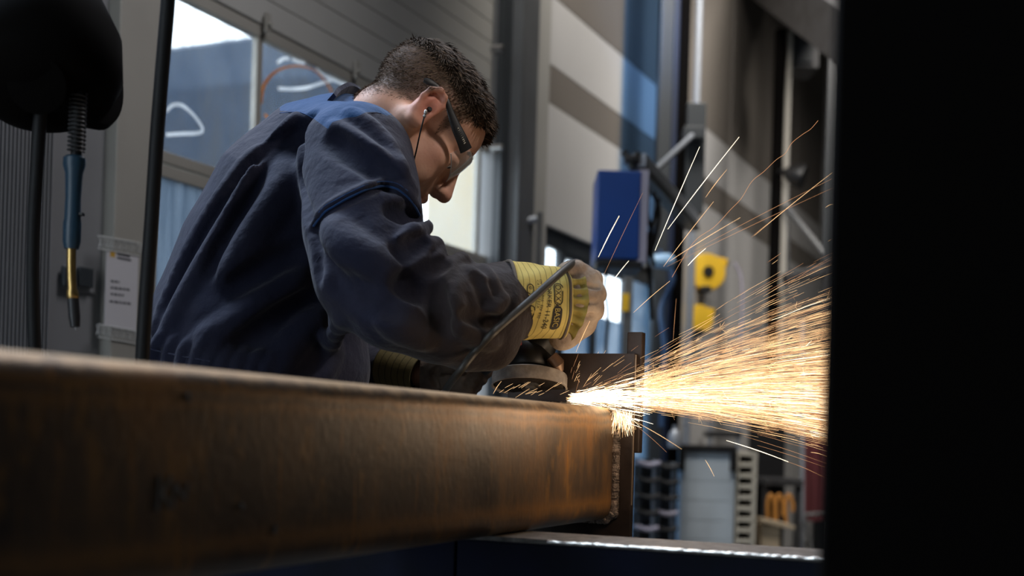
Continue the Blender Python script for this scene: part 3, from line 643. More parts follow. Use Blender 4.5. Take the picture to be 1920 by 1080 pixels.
dense = spline(wpts, 6, True)
acc = 0; 
for i, p in enumerate(dense):
    bead.append(p)
mbd = MB()
# ripple bead: many overlapping scallops
lens = [0]; 
for i in range(1, len(dense)): lens.append(lens[-1] + (dense[i] - dense[i - 1]).length)
total = lens[-1]; t = 0; j = 0; bp_ = []; br_ = []
while t < total:
    while j < len(lens) - 2 and lens[j + 1] < t: j += 1
    f_ = (t - lens[j]) / max(lens[j + 1] - lens[j], 1e-6); p = dense[j].lerp(dense[j + 1], f_)
    bp_.append(p + BD * random.uniform(-.0008, .0008)); br_.append(0.0066 + 0.0008 * abs(math.sin(t * 900 + 4 * math.sin(t * 60))) + random.uniform(-.0007, .0007)); t += 0.0016
mbd.tube(bp_, br_, 10); mbd.build('weld_bead', M['weld'], bmo, True)
# chalk letters K N on the tube face
mb = MB()
def face_pt(px, py, off=0.0006):
    r = ray(px, py); t = ((BE + BN * off) - CAM).dot(BN) / r.dot(BN); return CAM + r * t
for st_ in ([(300, 892), (298, 925), (295, 958)], [(322, 893), (312, 912), (302, 928)], [(305, 924), (314, 940), (318, 955)], [(328, 904), (326, 930), (324, 952)], [(330, 908), (338, 922), (346, 932)], [(353, 905), (350, 922), (346, 938)]):
    mb.tube(spline([face_pt(x, y) for x, y in st_], 5), 0.0011, 6)
mb.build('chalk_letters', M['chalk'], bmo)
mb = MB()
for st_ in ([(352, 738), (355, 752)], [(452, 944), (456, 952)], [(517, 985), (514, 1000)]): mb.tube([face_pt(x, y) for x, y in st_], 0.0016, 6)
mb.build('chalk_specks', M['chalk'], bmo)

# trestle under the beam
T1 = P(1010, 1010, 1.588); TD = BN; 
T0 = T1 - TD * 0.52; T2 = T1 + TD * 0.75; zt = BZ0
ts = thing('trestle', (T1.x, T1.y, 0), 'navy painted steel trestle carrying the rusty beam', 'trestle')
inn = BD * 0.0575
for nm, a, b in (('cross_beam', T0, T1 - TD * .115), ('cross_beam', T1 - TD * .112, T2)):
    c = (a + b) / 2; c.z = zt - 0.086; MB().box(c + inn, ((b - a).length / 2, 0.0575, 0.080), (TD, BD, ZD), 0.003).build(nm, M['navy_steel'], ts)
c = (T0 + T2) / 2; c.z = zt - 0.003; MB().box(c + inn, ((T2 - T0).length / 2, 0.059, 0.003), (TD, BD, ZD), 0.0012).build('top_plate', mat('worn_dusty_steel', (0.09, 0.085, 0.08), 0.7, 0.2, noise=0.4, scale=60, bump=0.6, bscale=220), ts)
# worn bright front edge, slightly ragged
mb = MB(); e0 = P(1022, 1011, 1.585); e0 = Vector((e0.x, e0.y, zt - 0.003)); L_ = (T2 - T1).length - .02; k = 0; pts = []; rs = []
base = T1 + TD * 0.012; base.z = zt - 0.0022
while k * 0.004 < L_: pts.append(base + TD * (k * 0.004) - BD * 0.0012 + ZD * random.uniform(-.0004, .0004)); rs.append(0.0021 + random.uniform(-.0006, .0005)); k += 1
mb.tube(pts, rs, 8); mb.build('worn_edge', mat('polished_edge', (0.85, 0.84, 0.82), 0.25, 1.0), ts, True)
for a in (T0 + TD * .1, T2 - TD * .1):
    for s_ in (-.05, .05):
        c = Vector((a.x, a.y, 0)) + inn + BD * s_ * 0; MB().tube([Vector((c.x, c.y, zt - .15)) , c + BD * s_ * 4], 0.022, 10).build('leg', M['navy_steel'], ts, True)

# ------------------------------------------------------------------ foreground post, hanging gear at left
a, b = P(1557, 500, 0.74), P(1990, 500, 0.74)
fp = thing('foreground_post', ((a.x + b.x) / 2, .8, 0), 'wide near black steel post out of focus along the right edge', 'post')
hx = (b.x - a.x) / 2; cx = (a.x + b.x) / 2
MB().box((cx, 0.745, 2.4), (hx, 0.006, 2.4), None, 0.002).build('flange', M['post'], fp)
MB().box((cx + 0.03, 0.80, 2.4), (0.006, 0.049, 2.4)).build('web', M['post'], fp)

hd = 1.62
hose1 = [(77, 190, hd), (70, 300, hd), (63, 430, hd), (62, 560, hd), (66, 680, hd), (70, 800, hd)]
tag(MB().tube(spline([P(*p) for p in hose1], 6), 0.0085, 12).build('hanging_hose', M['rubber'], None, True), 'thick black hose hanging left of the welding torch', 'hose')
hose2 = [(322, -120, hd), (315, 0, hd), (305, 120, hd), (294, 260, hd), (285, 400, hd), (275, 540, hd), (266, 690, hd), (262, 800, hd)]
tag(MB().tube(spline([P(*p) for p in hose2], 6), 0.0092, 12).build('hanging_hose', M['rubber'], None, True), 'thick black hose hanging in front of the gate window', 'hose')
# extraction hood
hh = thing('extraction_hood', P(90, 60, 1.7), 'large black round extraction hood at the upper left with a raised rim', 'extraction hood')
c = P(70, -60, 1.68); ax = (P(96, 210, 1.62) - c)
hl = ax.length
MB().lathe(c, ax, [(-0.06, 0.03), (0.0, 0.045), (0.05, 0.075), (hl * .55, 0.096), (hl * .8, 0.092), (hl * .93, 0.075), (hl, 0.05), (hl + .004, 0.03), (hl - 0.01, 0.0)], 40).build('hood_shell', M['post'], hh, True)
c2_ = P(168, 145, 1.66); MB().lathe(c2_ - Vector((.012, 0, 0)), (1, -.25, .12), [(-.03, 0.0), (-.025, 0.05), (0, 0.066), (0.014, 0.070), (0.024, 0.064), (0.028, 0.04), (0.024, 0)], 36).build('side_rim', M['post'], hh, True)
MB().lathe(P(70, 158, 1.568), (0.05, -1, -.35), [(0, .036), (.003, .036), (.004, .033), (.0035, 0)], 28).build('smoked_window', M['post'], hh, True)
MB().tube([P(60, -400, 1.8), P(70, -200, 1.72), P(74, -40, 1.68)], 0.035, 14).build('duct', M['rubber'], hh, True)
# welding torch
td = 1.60
tc_ = thing('welding_torch', P(145, 290, td), 'welding torch with blue handle and brass neck hanging head down', 'welding torch')
MB().tube(spline([P(150, 60, td + .02), P(148, 120, td), P(147, 175, td), P(143, 292, td)], 8), 0.0068, 12).build('hose_end', M['rubber'], tc_, True)
pts = []; 
for k in range(16 * 14 + 1):
    f_ = k / (16 * 14); c = P(147 - 4 * f_, 175 + 110 * f_, td); th = k / 16 * 2 * pi; pts.append(c + Vector((math.cos(th) * 0.0100, math.sin(th) * 0.0100, 0)))
MB().tube(pts, 0.0014, 6).build('spring_sleeve', M['dark_steel'], tc_, True)
M['torch_blue'] = mat('petrol_blue_plastic', (0.018, 0.05, 0.085), 0.4)
A_, B_ = P(140, 292, td), P(134, 467, td); q = (B_ - A_).length
MB().lathe(A_, B_ - A_, [(0, .010), (.003, .0138), (.012, .0140), (.022, .0108), (q * .45, .0095), (q * .68, .0102), (q * .72, .0112), (q * .92, .0110), (q, .0088)], 24, squash=0.85).build('handle', M['torch_blue'], tc_, True)
MB().box(P(153, 402, td), (0.003, 0.004, 0.002), None, 0.001).build('trigger', M['black'], tc_)
MB().tube(spline([P(134, 466, td), P(134, 510, td), P(136, 550, td)], 6), 0.0058, 14).build('neck', M['brass'], tc_, True)
A_, B_ = P(136, 550, td), P(141, 613, td); q = (B_ - A_).length
MB().lathe(A_ , B_ - A_, [(-.004, .0068), (0, .0075), (.006, .0075), (.007, .0068)], 24).build('collar', M['brass'], tc_, True)
MB().lathe(A_, B_ - A_, [(.006, .0070), (q * .7, .0072), (q, .0058), (q - .002, .004), (q * .8, 0)], 24).build('gas_nozzle', M['dark_steel'], tc_, True)
MB().tube([B_, P(142, 619, td)], 0.0007, 6).build('wire_tip', M['steel'], tc_)

# ------------------------------------------------------------------ implicit surface kit
def sn_mesh(Fd, xs, ys, zs):
    """surface nets: polygonise the zero level of a sampled field"""
    neg = Fd < 0
    c = neg[:-1, :-1, :-1].astype(np.int8)
    for dx, dy, dz_ in ((1, 0, 0), (0, 1, 0), (1, 1, 0), (0, 0, 1), (1, 0, 1), (0, 1, 1), (1, 1, 1)):
        c = c + neg[dx:Fd.shape[0] - 1 + dx, dy:Fd.shape[1] - 1 + dy, dz_:Fd.shape[2] - 1 + dz_]
    act = (c > 0) & (c < 8)
    ci, cj, ck = np.nonzero(act)
    idx = np.full(act.shape, -1, np.int64); idx[ci, cj, ck] = np.arange(len(ci))
    acc = np.zeros((len(ci), 3)); cnt = np.zeros(len(ci))
    for ax_ in range(3):
        for u in (0, 1):
            for v in (0, 1):
                o0 = [0, 0, 0]; oth = [a for a in range(3) if a != ax_]; o0[oth[0]] = u; o0[oth[1]] = v
                o1 = list(o0); o1[ax_] = 1
                f0 = Fd[ci + o0[0], cj + o0[1], ck + o0[2]]; f1 = Fd[ci + o1[0], cj + o1[1], ck + o1[2]]
                m = (f0 < 0) != (f1 < 0); t = np.where(m, f0 / np.where(m, f0 - f1, 1), 0)
                p0 = np.stack([xs[ci + o0[0]], ys[cj + o0[1]], zs[ck + o0[2]]], 1); p1 = np.stack([xs[ci + o1[0]], ys[cj + o1[1]], zs[ck + o1[2]]], 1)
                acc += (p0 + (p1 - p0) * t[:, None]) * m[:, None]; cnt += m
    V = acc / cnt[:, None]
    Q = []
    for ax_ in range(3):
        a, b = [(1, 2), (2, 0), (0, 1)][ax_]
        sl0 = [slice(1, -1)] * 3; sl0[ax_] = slice(0, -1); sl1 = [slice(1, -1)] * 3; sl1[ax_] = slice(1, None)
        n0 = neg[tuple(sl0)]; n1 = neg[tuple(sl1)]
        e = np.nonzero(n0 != n1); g = [e[0].copy(), e[1].copy(), e[2].copy()]
        for k in range(3):
            if k != ax_: g[k] = g[k] + 1
        def cell(da, db):
            h = [g[0], g[1], g[2]]; h[a] = h[a] - da; h[b] = h[b] - db; return idx[h[0], h[1], h[2]]
        q = np.stack([cell(1, 1), cell(0, 1), cell(0, 0), cell(1, 0)], 1)
        fl_ = ~n0[e]; q[fl_] = q[fl_][:, ::-1]; Q.append(q)
    return V, np.concatenate(Q)
class Field:
    def __init__(s, xs, ys, zs):
        s.a = [np.asarray(v, np.float32) for v in (xs, ys, zs)]; s.F = np.full([len(v) for v in s.a], 0.5, np.float32)
    def sub(s, lo, hi):
        sl = tuple(slice(max(int(np.searchsorted(a, l)) - 1, 0), int(np.searchsorted(a, h)) + 1) for a, l, h in zip(s.a, lo, hi))
        X = s.a[0][sl[0]][:, None, None]; Y = s.a[1][sl[1]][None, :, None]; Z = s.a[2][sl[2]][None, None, :]
        return sl, X, Y, Z
    def comb(s, sl, d, k, op):
        if d.size == 0: return
        f = s.F[sl]
        if op == 'add':
            if k > 0: h = np.maximum(k - np.abs(f - d), 0) / k; s.F[sl] = np.minimum(f, d) - h * h * k * 0.25
            else: s.F[sl] = np.minimum(f, d)
        else:
            d = -d
            if k > 0: h = np.maximum(k - np.abs(f - d), 0) / k; s.F[sl] = np.maximum(f, d) + h * h * k * 0.25
            else: s.F[sl] = np.maximum(f, d)
    def cone(s, a, b, ra, rb, k=0.01, op='add', an=None):
        a = np.array(a, float); b = np.array(b, float); m = max(ra, rb) * (an[1] if an else 1) + k + 0.02
        sl, X, Y, Z = s.sub(np.minimum(a, b) - m, np.maximum(a, b) + m)
        ba = b - a; L2 = max(float(ba @ ba), 1e-9)
        px, py, pz = X - a[0], Y - a[1], Z - a[2]
        t = np.clip((px * ba[0] + py * ba[1] + pz * ba[2]) / L2, 0, 1)
        qx, qy, qz = px - t * ba[0], py - t * ba[1], pz - t * ba[2]
        if an:
            n = np.array(an[0]); g = (qx * n[0] + qy * n[1] + qz * n[2]) * (1 - 1 / an[1])
            qx, qy, qz = qx - g * n[0], qy - g * n[1], qz - g * n[2]
        s.comb(sl, (np.sqrt(qx * qx + qy * qy + qz * qz) - (ra + (rb - ra) * t)).astype(np.float32), k, op)
    def chain(s, pts, rs, k=0.01, op='add', an=None):
        if not isinstance(rs, (list, tuple)): rs = [rs] * len(pts)
        for i in range(len(pts) - 1): s.cone(pts[i], pts[i + 1], rs[i], rs[i + 1], k, op, an)
    def ell(s, c, r, R=None, k=0.01, op='add'):
        c = np.array(c, float); m = max(r) + k + 0.02; sl, X, Y, Z = s.sub(c - m, c + m)
        R = np.eye(3) if R is None else np.array(R, float)
        p = [(X - c[0]) * R[0, i] + (Y - c[1]) * R[1, i] + (Z - c[2]) * R[2, i] for i in range(3)]
        k0 = np.sqrt(sum((p[i] / r[i]) ** 2 for i in range(3))); k1 = np.sqrt(sum((p[i] / r[i] ** 2) ** 2 for i in range(3)))
        s.comb(sl, (k0 * (k0 - 1) / np.maximum(k1, 1e-6)).astype(np.float32), k, op)
    def sample(s, pts):
        pts = np.asarray(pts, float); out = []; ii = []; tt = []
        for ax_ in range(3):
            a = s.a[ax_]; i = np.clip(np.searchsorted(a, pts[:, ax_]) - 1, 0, len(a) - 2); ii.append(i); tt.append(np.clip((pts[:, ax_] - a[i]) / (a[i + 1] - a[i]), 0, 1))
        r = 0
        for dx in (0, 1):
            for dy in (0, 1):
                for dz_ in (0, 1):
                    w_ = (tt[0] if dx else 1 - tt[0]) * (tt[1] if dy else 1 - tt[1]) * (tt[2] if dz_ else 1 - tt[2])
                    r = r + w_ * s.F[ii[0] + dx, ii[1] + dy, ii[2] + dz_]
        return r
    def hit(s, px, py, d0=1.6, d1=2.5):
        ts = np.arange(d0, d1, 0.002); r = np.array(ray(px, py)); pts = np.array(CAM)[None] + ts[:, None] * r[None]
        v = s.sample(pts); w_ = np.nonzero(v < 0)[0]
        i = w_[0] if len(w_) else int(np.argmin(v)); return Vector(pts[i])
    def ridge(s, pts, r, k=0.012, sink=0.3, op='add'):
        h = [s.hit(*p[:2]) for p in pts]; q = [x + (x - CAM).normalized() * r * sink for x in h]
        q = spline(q, 4); n = len(q); s.chain(q, [r * (0.45 + 0.55 * math.sin(pi * (0.12 + 0.8 * i / (n - 1)))) for i in range(n)], k, op)
    def valley(s, pts, r, k=0.014, sink=-0.35): s.ridge(pts, r, k, sink, 'sub')
    def mesh(s): return sn_mesh(s.F, *[a.astype(float) for a in s.a])
def field_obj(fd, name, m, parent, smooth_iter=1):
    V, Q = fd.mesh()
    me = bpy.data.meshes.new(name); me.from_pydata(V.tolist(), [], Q.tolist())
    for _ in range(smooth_iter):
        n = len(V); E_ = np.array([e.vertices[:] for e in me.edges]); co = V; su = np.zeros_like(co); ct = np.zeros(n)
        np.add.at(su, E_[:, 0], co[E_[:, 1]]); np.add.at(su, E_[:, 1], co[E_[:, 0]]); np.add.at(ct, E_[:, 0], 1); np.add.at(ct, E_[:, 1], 1)
        V = co * 0.5 + su / ct[:, None] * 0.5
    me.vertices.foreach_set('co', V.astype(np.float32).ravel()); me.update()
    o = link(name, me, m, parent, True); return o, V
def attr(o, name, vals):
    a = o.data.attributes.new(name, 'FLOAT', 'POINT'); a.data.foreach_set('value', np.asarray(vals, np.float32))
def rngax(segs):
    """segments (start, end, step) joined into one axis"""
    out = []
    for a, b, st_ in segs: out += list(np.arange(a, b - 1e-6, st_))
    return np.array(out)
def poly_sd(x, y, poly):
    poly = np.array(poly, float); n = len(poly); d = np.full(x.shape, 1e9); ins = np.zeros(x.shape, bool)
    for i in range(n):
        a, b = poly[i], poly[(i + 1) % n]; e = b - a; t = np.clip(((x - a[0]) * e[0] + (y - a[1]) * e[1]) / (e @ e), 0, 1)
        d = np.minimum(d, np.hypot(x - a[0] - t * e[0], y - a[1] - t * e[1]))
        c = (a[1] > y) != (b[1] > y); xi = (b[0] - a[0]) * (y - a[1]) / (b[1] - a[1] + 1e-12) + a[0]; ins ^= c & (x < xi)
    return np.where(ins, d, -d)

# ------------------------------------------------------------------ materials of the worker
def fabric(name, col, col2, sheen=0.15, attrib=None, acol=None):
    m, N, L, b = new_mat(name); setp(b, rough=0.85, spec=0.2, sheen=sheen); b.inputs['Sheen Roughness'].default_value = 0.5
    tc = N.new('ShaderNodeTexCoord')
    nz = N.new('ShaderNodeTexNoise'); nz.inputs['Scale'].default_value = 11; nz.inputs['Detail'].default_value = 5; L.new(tc.outputs['Object'], nz.inputs['Vector'])
    mx = N.new('ShaderNodeMixRGB'); mx.inputs[1].default_value = c4(col); mx.inputs[2].default_value = c4(col2)
    mr = N.new('ShaderNodeMapRange'); mr.inputs[1].default_value = .42; mr.inputs[2].default_value = .68; L.new(nz.outputs[0], mr.inputs[0]); L.new(mr.outputs[0], mx.inputs[0])
    last = mx
    if attrib:
        at = N.new('ShaderNodeAttribute'); at.attribute_name = attrib
        gt = N.new('ShaderNodeMapRange'); gt.inputs[1].default_value = -.4; gt.inputs[2].default_value = .4; L.new(at.outputs['Fac'], gt.inputs[0])
        m2 = N.new('ShaderNodeMixRGB'); m2.inputs[2].default_value = c4(acol); L.new(mx.outputs[0], m2.inputs[1]); L.new(gt.outputs[0], m2.inputs[0]); last = m2
        a3 = N.new('ShaderNodeAttribute'); a3.attribute_name = 'dust'; m3 = N.new('ShaderNodeMixRGB'); m3.inputs[2].default_value = (0.026, 0.019, 0.019, 1); L.new(m2.outputs[0], m3.inputs[1]); L.new(a3.outputs['Fac'], m3.inputs[0]); last = m3
    L.new(last.outputs[0], b.inputs['Base Color'])
    n2 = N.new('ShaderNodeTexNoise'); n2.inputs['Scale'].default_value = 26; n2.inputs['Detail'].default_value = 5; L.new(tc.outputs['Object'], n2.inputs['Vector'])
    n3 = N.new('ShaderNodeTexNoise'); n3.inputs['Scale'].default_value = 900; L.new(tc.outputs['Object'], n3.inputs['Vector'])
    b1 = N.new('ShaderNodeBump'); b1.inputs['Strength'].default_value = 0.5; b1.inputs['Distance'].default_value = 0.014; L.new(n2.outputs[0], b1.inputs['Height'])
    b2 = N.new('ShaderNodeBump'); b2.inputs['Strength'].default_value = 0.25; b2.inputs['Distance'].default_value = 0.0006; L.new(n3.outputs[0], b2.inputs['Height']); L.new(b1.outputs[0], b2.inputs['Normal'])
    L.new(b2.outputs[0], b.inputs['Normal']); return m
M['coverall'] = fabric('navy_coverall_cloth', (0.0105, 0.0125, 0.031), (0.018, 0.019, 0.037), 0.10, 'yoke', (0.006, 0.042, 0.125))
M['navy_cloth'] = fabric('navy_cloth', (0.018, 0.022, 0.05), (0.026, 0.03, 0.06))
M['piping'] = fabric('blue_piping', (0.014, 0.05, 0.15), (0.018, 0.06, 0.18), 0.1)
def skin_mat():
    m, N, L, b = new_mat('skin'); setp(b, rough=0.6, spec=0.28, sss=0.12); b.inputs['Subsurface Radius'].default_value = (1, .35, .2); b.inputs['Subsurface Scale'].default_value = 0.008
    tc = N.new('ShaderNodeTexCoord'); nz = N.new('ShaderNodeTexNoise'); nz.inputs['Scale'].default_value = 38; nz.inputs['Detail'].default_value = 6; L.new(tc.outputs['Object'], nz.inputs['Vector'])
    mx = N.new('ShaderNodeMixRGB'); mx.inputs[1].default_value = (0.44, 0.215, 0.145, 1); mx.inputs[2].default_value = (0.66, 0.40, 0.29, 1); L.new(nz.outputs[0], mx.inputs[0])
    a1 = N.new('ShaderNodeAttribute'); a1.attribute_name = 'red'; m1 = N.new('ShaderNodeMixRGB'); m1.inputs[2].default_value = (0.52, 0.15, 0.11, 1); L.new(mx.outputs[0], m1.inputs[1]); L.new(a1.outputs['Fac'], m1.inputs[0])
    a2 = N.new('ShaderNodeAttribute'); a2.attribute_name = 'scalp'; m2 = N.new('ShaderNodeMixRGB'); m2.inputs[2].default_value = (0.075, 0.05, 0.035, 1); L.new(m1.outputs[0], m2.inputs[1])
    ml = N.new('ShaderNodeMath'); ml.operation = 'MULTIPLY'; ml.inputs[1].default_value = 0.8; L.new(a2.outputs['Fac'], ml.inputs[0]); L.new(ml.outputs[0], m2.inputs[0])
    L.new(m2.outputs[0], b.inputs['Base Color'])
    n2 = N.new('ShaderNodeTexNoise'); n2.inputs['Scale'].default_value = 260; n2.inputs['Detail'].default_value = 3; L.new(tc.outputs['Object'], n2.inputs['Vector'])
    bp = N.new('ShaderNodeBump'); bp.inputs['Strength'].default_value = 0.25; bp.inputs['Distance'].default_value = 0.0012; L.new(n2.outputs[0], bp.inputs['Height']); L.new(bp.outputs[0], b.inputs['Normal']); return m
M['skin'] = skin_mat()
M['hair'] = mat('dark_brown_hair', (0.040, 0.027, 0.018), 0.65, spec=0.12)
M['hair_light'] = mat('brown_hair', (0.13, 0.085, 0.055), 0.65, spec=0.12)
M['leather'] = mat('worn_tan_leather', srgb(140, 122, 108), 0.75, col2=srgb(186, 170, 154), scale=26, bump=0.5, bscale=120)
M['leather_dark'] = mat('dark_brown_leather', srgb(58, 45, 35), 0.75, col2=srgb(80, 64, 50), scale=30, bump=0.5, bscale=120)  # darker brown leather for the left hand, boots and seam
def striped(name, c1, c2, line, freq, duty):
    m, N, L, b = new_mat(name); setp(b, rough=0.8, spec=0.2)
    at = N.new('ShaderNodeAttribute'); at.attribute_name = 'along'
    tc = N.new('ShaderNodeTexCoord'); nz = N.new('ShaderNodeTexNoise'); nz.inputs['Scale'].default_value = 45; nz.inputs['Detail'].default_value = 6; L.new(tc.outputs['Object'], nz.inputs['Vector'])
    mx = N.new('ShaderNodeMixRGB'); mx.inputs[1].default_value = c4(c1); mx.inputs[2].default_value = c4(c2); L.new(nz.outputs[0], mx.inputs[0])
    m1 = N.new('ShaderNodeMath'); m1.operation = 'MULTIPLY'; m1.inputs[1].default_value = freq; L.new(at.outputs['Fac'], m1.inputs[0])
    fr = N.new('ShaderNodeMath'); fr.operation = 'FRACT'; L.new(m1.outputs[0], fr.inputs[0])
    lt_ = N.new('ShaderNodeMath'); lt_.operation = 'LESS_THAN'; lt_.inputs[1].default_value = duty; L.new(fr.outputs[0], lt_.inputs[0])
    ml = N.new('ShaderNodeMath'); ml.operation = 'MULTIPLY'; ml.inputs[1].default_value = 0.6; L.new(lt_.outputs[0], ml.inputs[0])
    m2 = N.new('ShaderNodeMixRGB'); m2.inputs[2].default_value = c4(line); L.new(mx.outputs[0], m2.inputs[1]); L.new(ml.outputs[0], m2.inputs[0]); L.new(m2.outputs[0], b.inputs['Base Color'])
    bp = N.new('ShaderNodeBump'); bp.inputs['Strength'].default_value = 0.5; bp.inputs['Distance'].default_value = 0.003; L.new(nz.outputs[0], bp.inputs['Height']); L.new(bp.outputs[0], b.inputs['Normal']); return m
M['cuff'] = striped('striped_yellow_canvas', srgb(190, 170, 92), srgb(222, 205, 128), srgb(88, 80, 52), 9.0, 0.13)
M['cuff_dark'] = striped('striped_dark_canvas', srgb(92, 84, 56), srgb(112, 102, 68), srgb(30, 28, 22), 6.0, 0.14)  # left cuff, darker than the right one
M['gather'] = mat('yellow_green_canvas', srgb(138, 126, 62), 0.85, col2=srgb(172, 158, 86), scale=40, bump=0.4)
M['binding'] = mat('grey_binding', srgb(104, 94, 84), 0.85)
M['print'] = mat('black_print', (0.03, 0.025, 0.02), 0.8)
M['print_yellow'] = mat('canvas_coloured_letters', srgb(190, 170, 92), 0.85)

# ------------------------------------------------------------------ the worker
man = thing('person', P(470, 700, 2.1) * 1, 'worker in navy coverall and yellow striped gloves bending over the beam with a grinder', 'person')
man.location.z = 0; man.matrix_world = Matrix.Translation(man.location)
ca, sa, cb_, sb, cc, sc_ = [f(v) for v in (.341, .8626, -.0622) for f in (math.cos, math.sin)]
RH = np.array([[ca, -sa, 0], [sa, ca, 0], [0, 0, 1]]) @ np.array([[cb_, 0, sb], [0, 1, 0], [-sb, 0, cb_]]) @ np.array([[1, 0, 0], [0, cc, -sc_], [0, sc_, cc]])
W3 = np.array([list(RV), [0, 1, 0], list(UV)]).T
RHW = W3 @ RH
HC = np.array(CAM + RV * -.1605 + Vector((0, 1, 0)) * 2.04 + UV * .4934)
def H(x, y, z): return Vector((HC + RHW @ np.array([x, y, z])).tolist())
DEP = (0, 1, 0)

def head_shapes(f):
    def E(c, r, k=.012, op='add', tilt=None): f.ell(H(*c), r, RHW if tilt is None else RHW @ tilt, k, op)
    def C(a, b, ra, rb, k=.008, op='add'): f.cone(H(*a), H(*b), ra, rb, k, op)
    E((-.006, 0, .053), (.097, .075, .076)); E((-.040, 0, .066), (.058, .058, .050), .02); E((.034, 0, .045), (.063, .062, .058), .02)
    E((.035, 0, -.02), (.058, .057, .062), .02); E((.064, 0, -.046), (.033, .036, .036), .014); E((.080, 0, -.058), (.018, .022, .020), .012); E((.040, 0, -.062), (.048, .043, .046), .02)
    for s_ in (-1, 1):
        C((.0, s_ * .052, -.042), (.068, s_ * .022, -.102), .019, .015, .02)
        E((.058, s_ * .043, -.018), (.026, .021, .020), .015)
        C((.094, s_ * .010, .022), (.080, s_ * .047, .024), .009, .007, .012)
        E((.100, s_ * .033, .004), (.013, .016, .011), .012, 'sub'); E((.081, s_ * .033, .003), (.0135, .015, .0125), .004)
        E((.106, s_ * .012, -.036), (.0095, .0065, .0080), .006); E((.113, s_ * .0095, -.0445), (.0062, .0042, .0062), .002, 'sub')
        E((.050, s_ * .046, -.055), (.030, .016, .030), .02)
        # ears
        q = lambda x, y, z: (x, s_ * y, z)
        E(q(-.006, .082, .006), (.019, .0075, .030), .006)
        hel = [q(.008, .078, -.010), q(.004, .080, -.024), q(-.005, .082, -.026), q(-.014, .086, -.012), q(-.022, .091, .006), q(-.022, .093, .022), q(-.012, .092, .034), q(.001, .088, .034), q(.009, .082, .024), q(.010, .078, .012)]
        rr = [.004, .0065, .0065, .0045, .0042, .0042, .0045, .0044, .004, .003]
        f.chain([H(*p) for p in hel], rr, .004)
        f.chain([H(*p) for p in (q(-.012, .086, -.008), q(-.012, .088, .010), q(-.006, .087, .022))], .0035, .003)
        E(q(.001, .090, .002), (.007, .005, .009), .004, 'sub'); E(q(-.004, .091, .026), (.007, .004, .005), .003, 'sub'); C(q(.007, .078, -.002), q(.007, .081, -.008), .004, .004, .003)
    E((.078, 0, -.102), (.020, .019, .016), .018)
    C((.093, 0, .018), (.117, 0, -.026), .0090, .0112, .012); E((.103, 0, -.034), (.013, .011, .011), .006); E((.119, 0, -.032), (.0105, .0105, .0100), .006)
    f.chain([H(.086, -.025, -.070), H(.098, -.010, -.064), H(.101, 0, -.0625), H(.098, .010, -.064), H(.086, .025, -.070)], [.004, .006, .0065, .006, .004], .006)
    f.chain([H(.085, -.023, -.073), H(.097, -.009, -.076), H(.099, 0, -.0765), H(.097, .009, -.076), H(.085, .023, -.073)], [.004, .0065, .007, .0065, .004], .006)
    f.chain([H(.088, -.027, -.0705), H(.107, 0, -.0700), H(.088, .027, -.0705)], .0013, .002, 'sub')
    # neck
    f.chain([H(-.030, 0, -.030), P(712, 236, 2.09), P(690, 275, 2.11)], [.058, .056, .07], .02)
    f.chain([H(.018, 0, -.060), P(742, 285, 2.07), P(715, 320, 2.09)], [.045, .056, .07], .02)
    f.chain([H(-.012, -.060, -.025), P(752, 275, 2.03)], [.012, .014], .03)
fb = Field(rngax([(-.75, -.30, .014), (-.30, .06, .0024), (.06, .2, .014)]), rngax([(1.70, 1.90, .012), (1.90, 2.19, .0026), (2.19, 2.6, .014)]),
           rngax([(-.03, 1.24, .014), (1.24, 1.62, .0024)]))
head_shapes(fb)
hipN, hipF = P(482, 760, 2.03), P(500, 750, 2.22)
knN, knF = hipN + Vector((.07, -.02, -.44)), hipF + Vector((.17, .0, -.45)); anN = Vector((hipN.x - .03, hipN.y, .10)); anF = Vector((hipF.x + .10, hipF.y, .10))
torso = [((478, 720, 2.12), .140), ((485, 620, 2.12), .130), ((520, 500, 2.12), .122), ((575, 395, 2.12), .110), ((640, 310, 2.12), .080)]
fb.chain([P(*p) for p, r in torso], [r for p, r in torso], .03, an=(DEP, 1.25))
fb.chain([P(668, 305, 1.95), P(690, 310, 2.28)], [.055, .055], .03)
armR = [(668, 302, 1.94), (690, 430, 1.87), (742, 560, 1.815), (830, 582, 1.85), (950, 570, 1.93), (1045, 568, 1.965)]
fb.chain([P(*p) for p in armR], [.052, .042, .030, .034, .028, .026], .02)
armL = [(690, 310, 2.28), (650, 500, 2.36), (640, 705, 2.36), (745, 702, 2.25), (800, 700, 2.22)]
fb.chain([P(*p) for p in armL], [.055, .045, .038, .028, .025], .02)
for h_, k_, a_ in ((hipN, knN, anN), (hipF, knF, anF)):
    fb.chain([h_, k_, a_, a_ + Vector((.10, 0, -.055))], [.085, .055, .04, .03], .02)
body, BV = field_obj(fb, 'body', M['skin'], man, 1)
loc = (BV - HC) @ RHW     # head-frame coordinates of every vertex
def hairline(x):
    return np.interp(x, [-.12, -.085, -.05, -.022, -.012, .020, .034, .040, .052, .070, .090, .12], [-.055, -.046, -.024, .000, .030, .030, -.008, .012, .046, .070, .092, .098])
hm = loc[:, 2] - hairline(loc[:, 0])
nearhead = (np.abs(loc) < .17).all(1)
scal = np.clip(hm / .014 + 0.15, 0, 1) * nearhead
scal = scal * np.clip(0.35 + hm / .05, 0, 1)
attr(body, 'scalp', scal)
ear_d = np.minimum(np.linalg.norm((loc - np.array([-.006, -.087, .008])) / np.array([.03, .016, .04]), axis=1), np.linalg.norm((loc - np.array([-.006, .087, .008])) / np.array([.03, .016, .04]), axis=1))
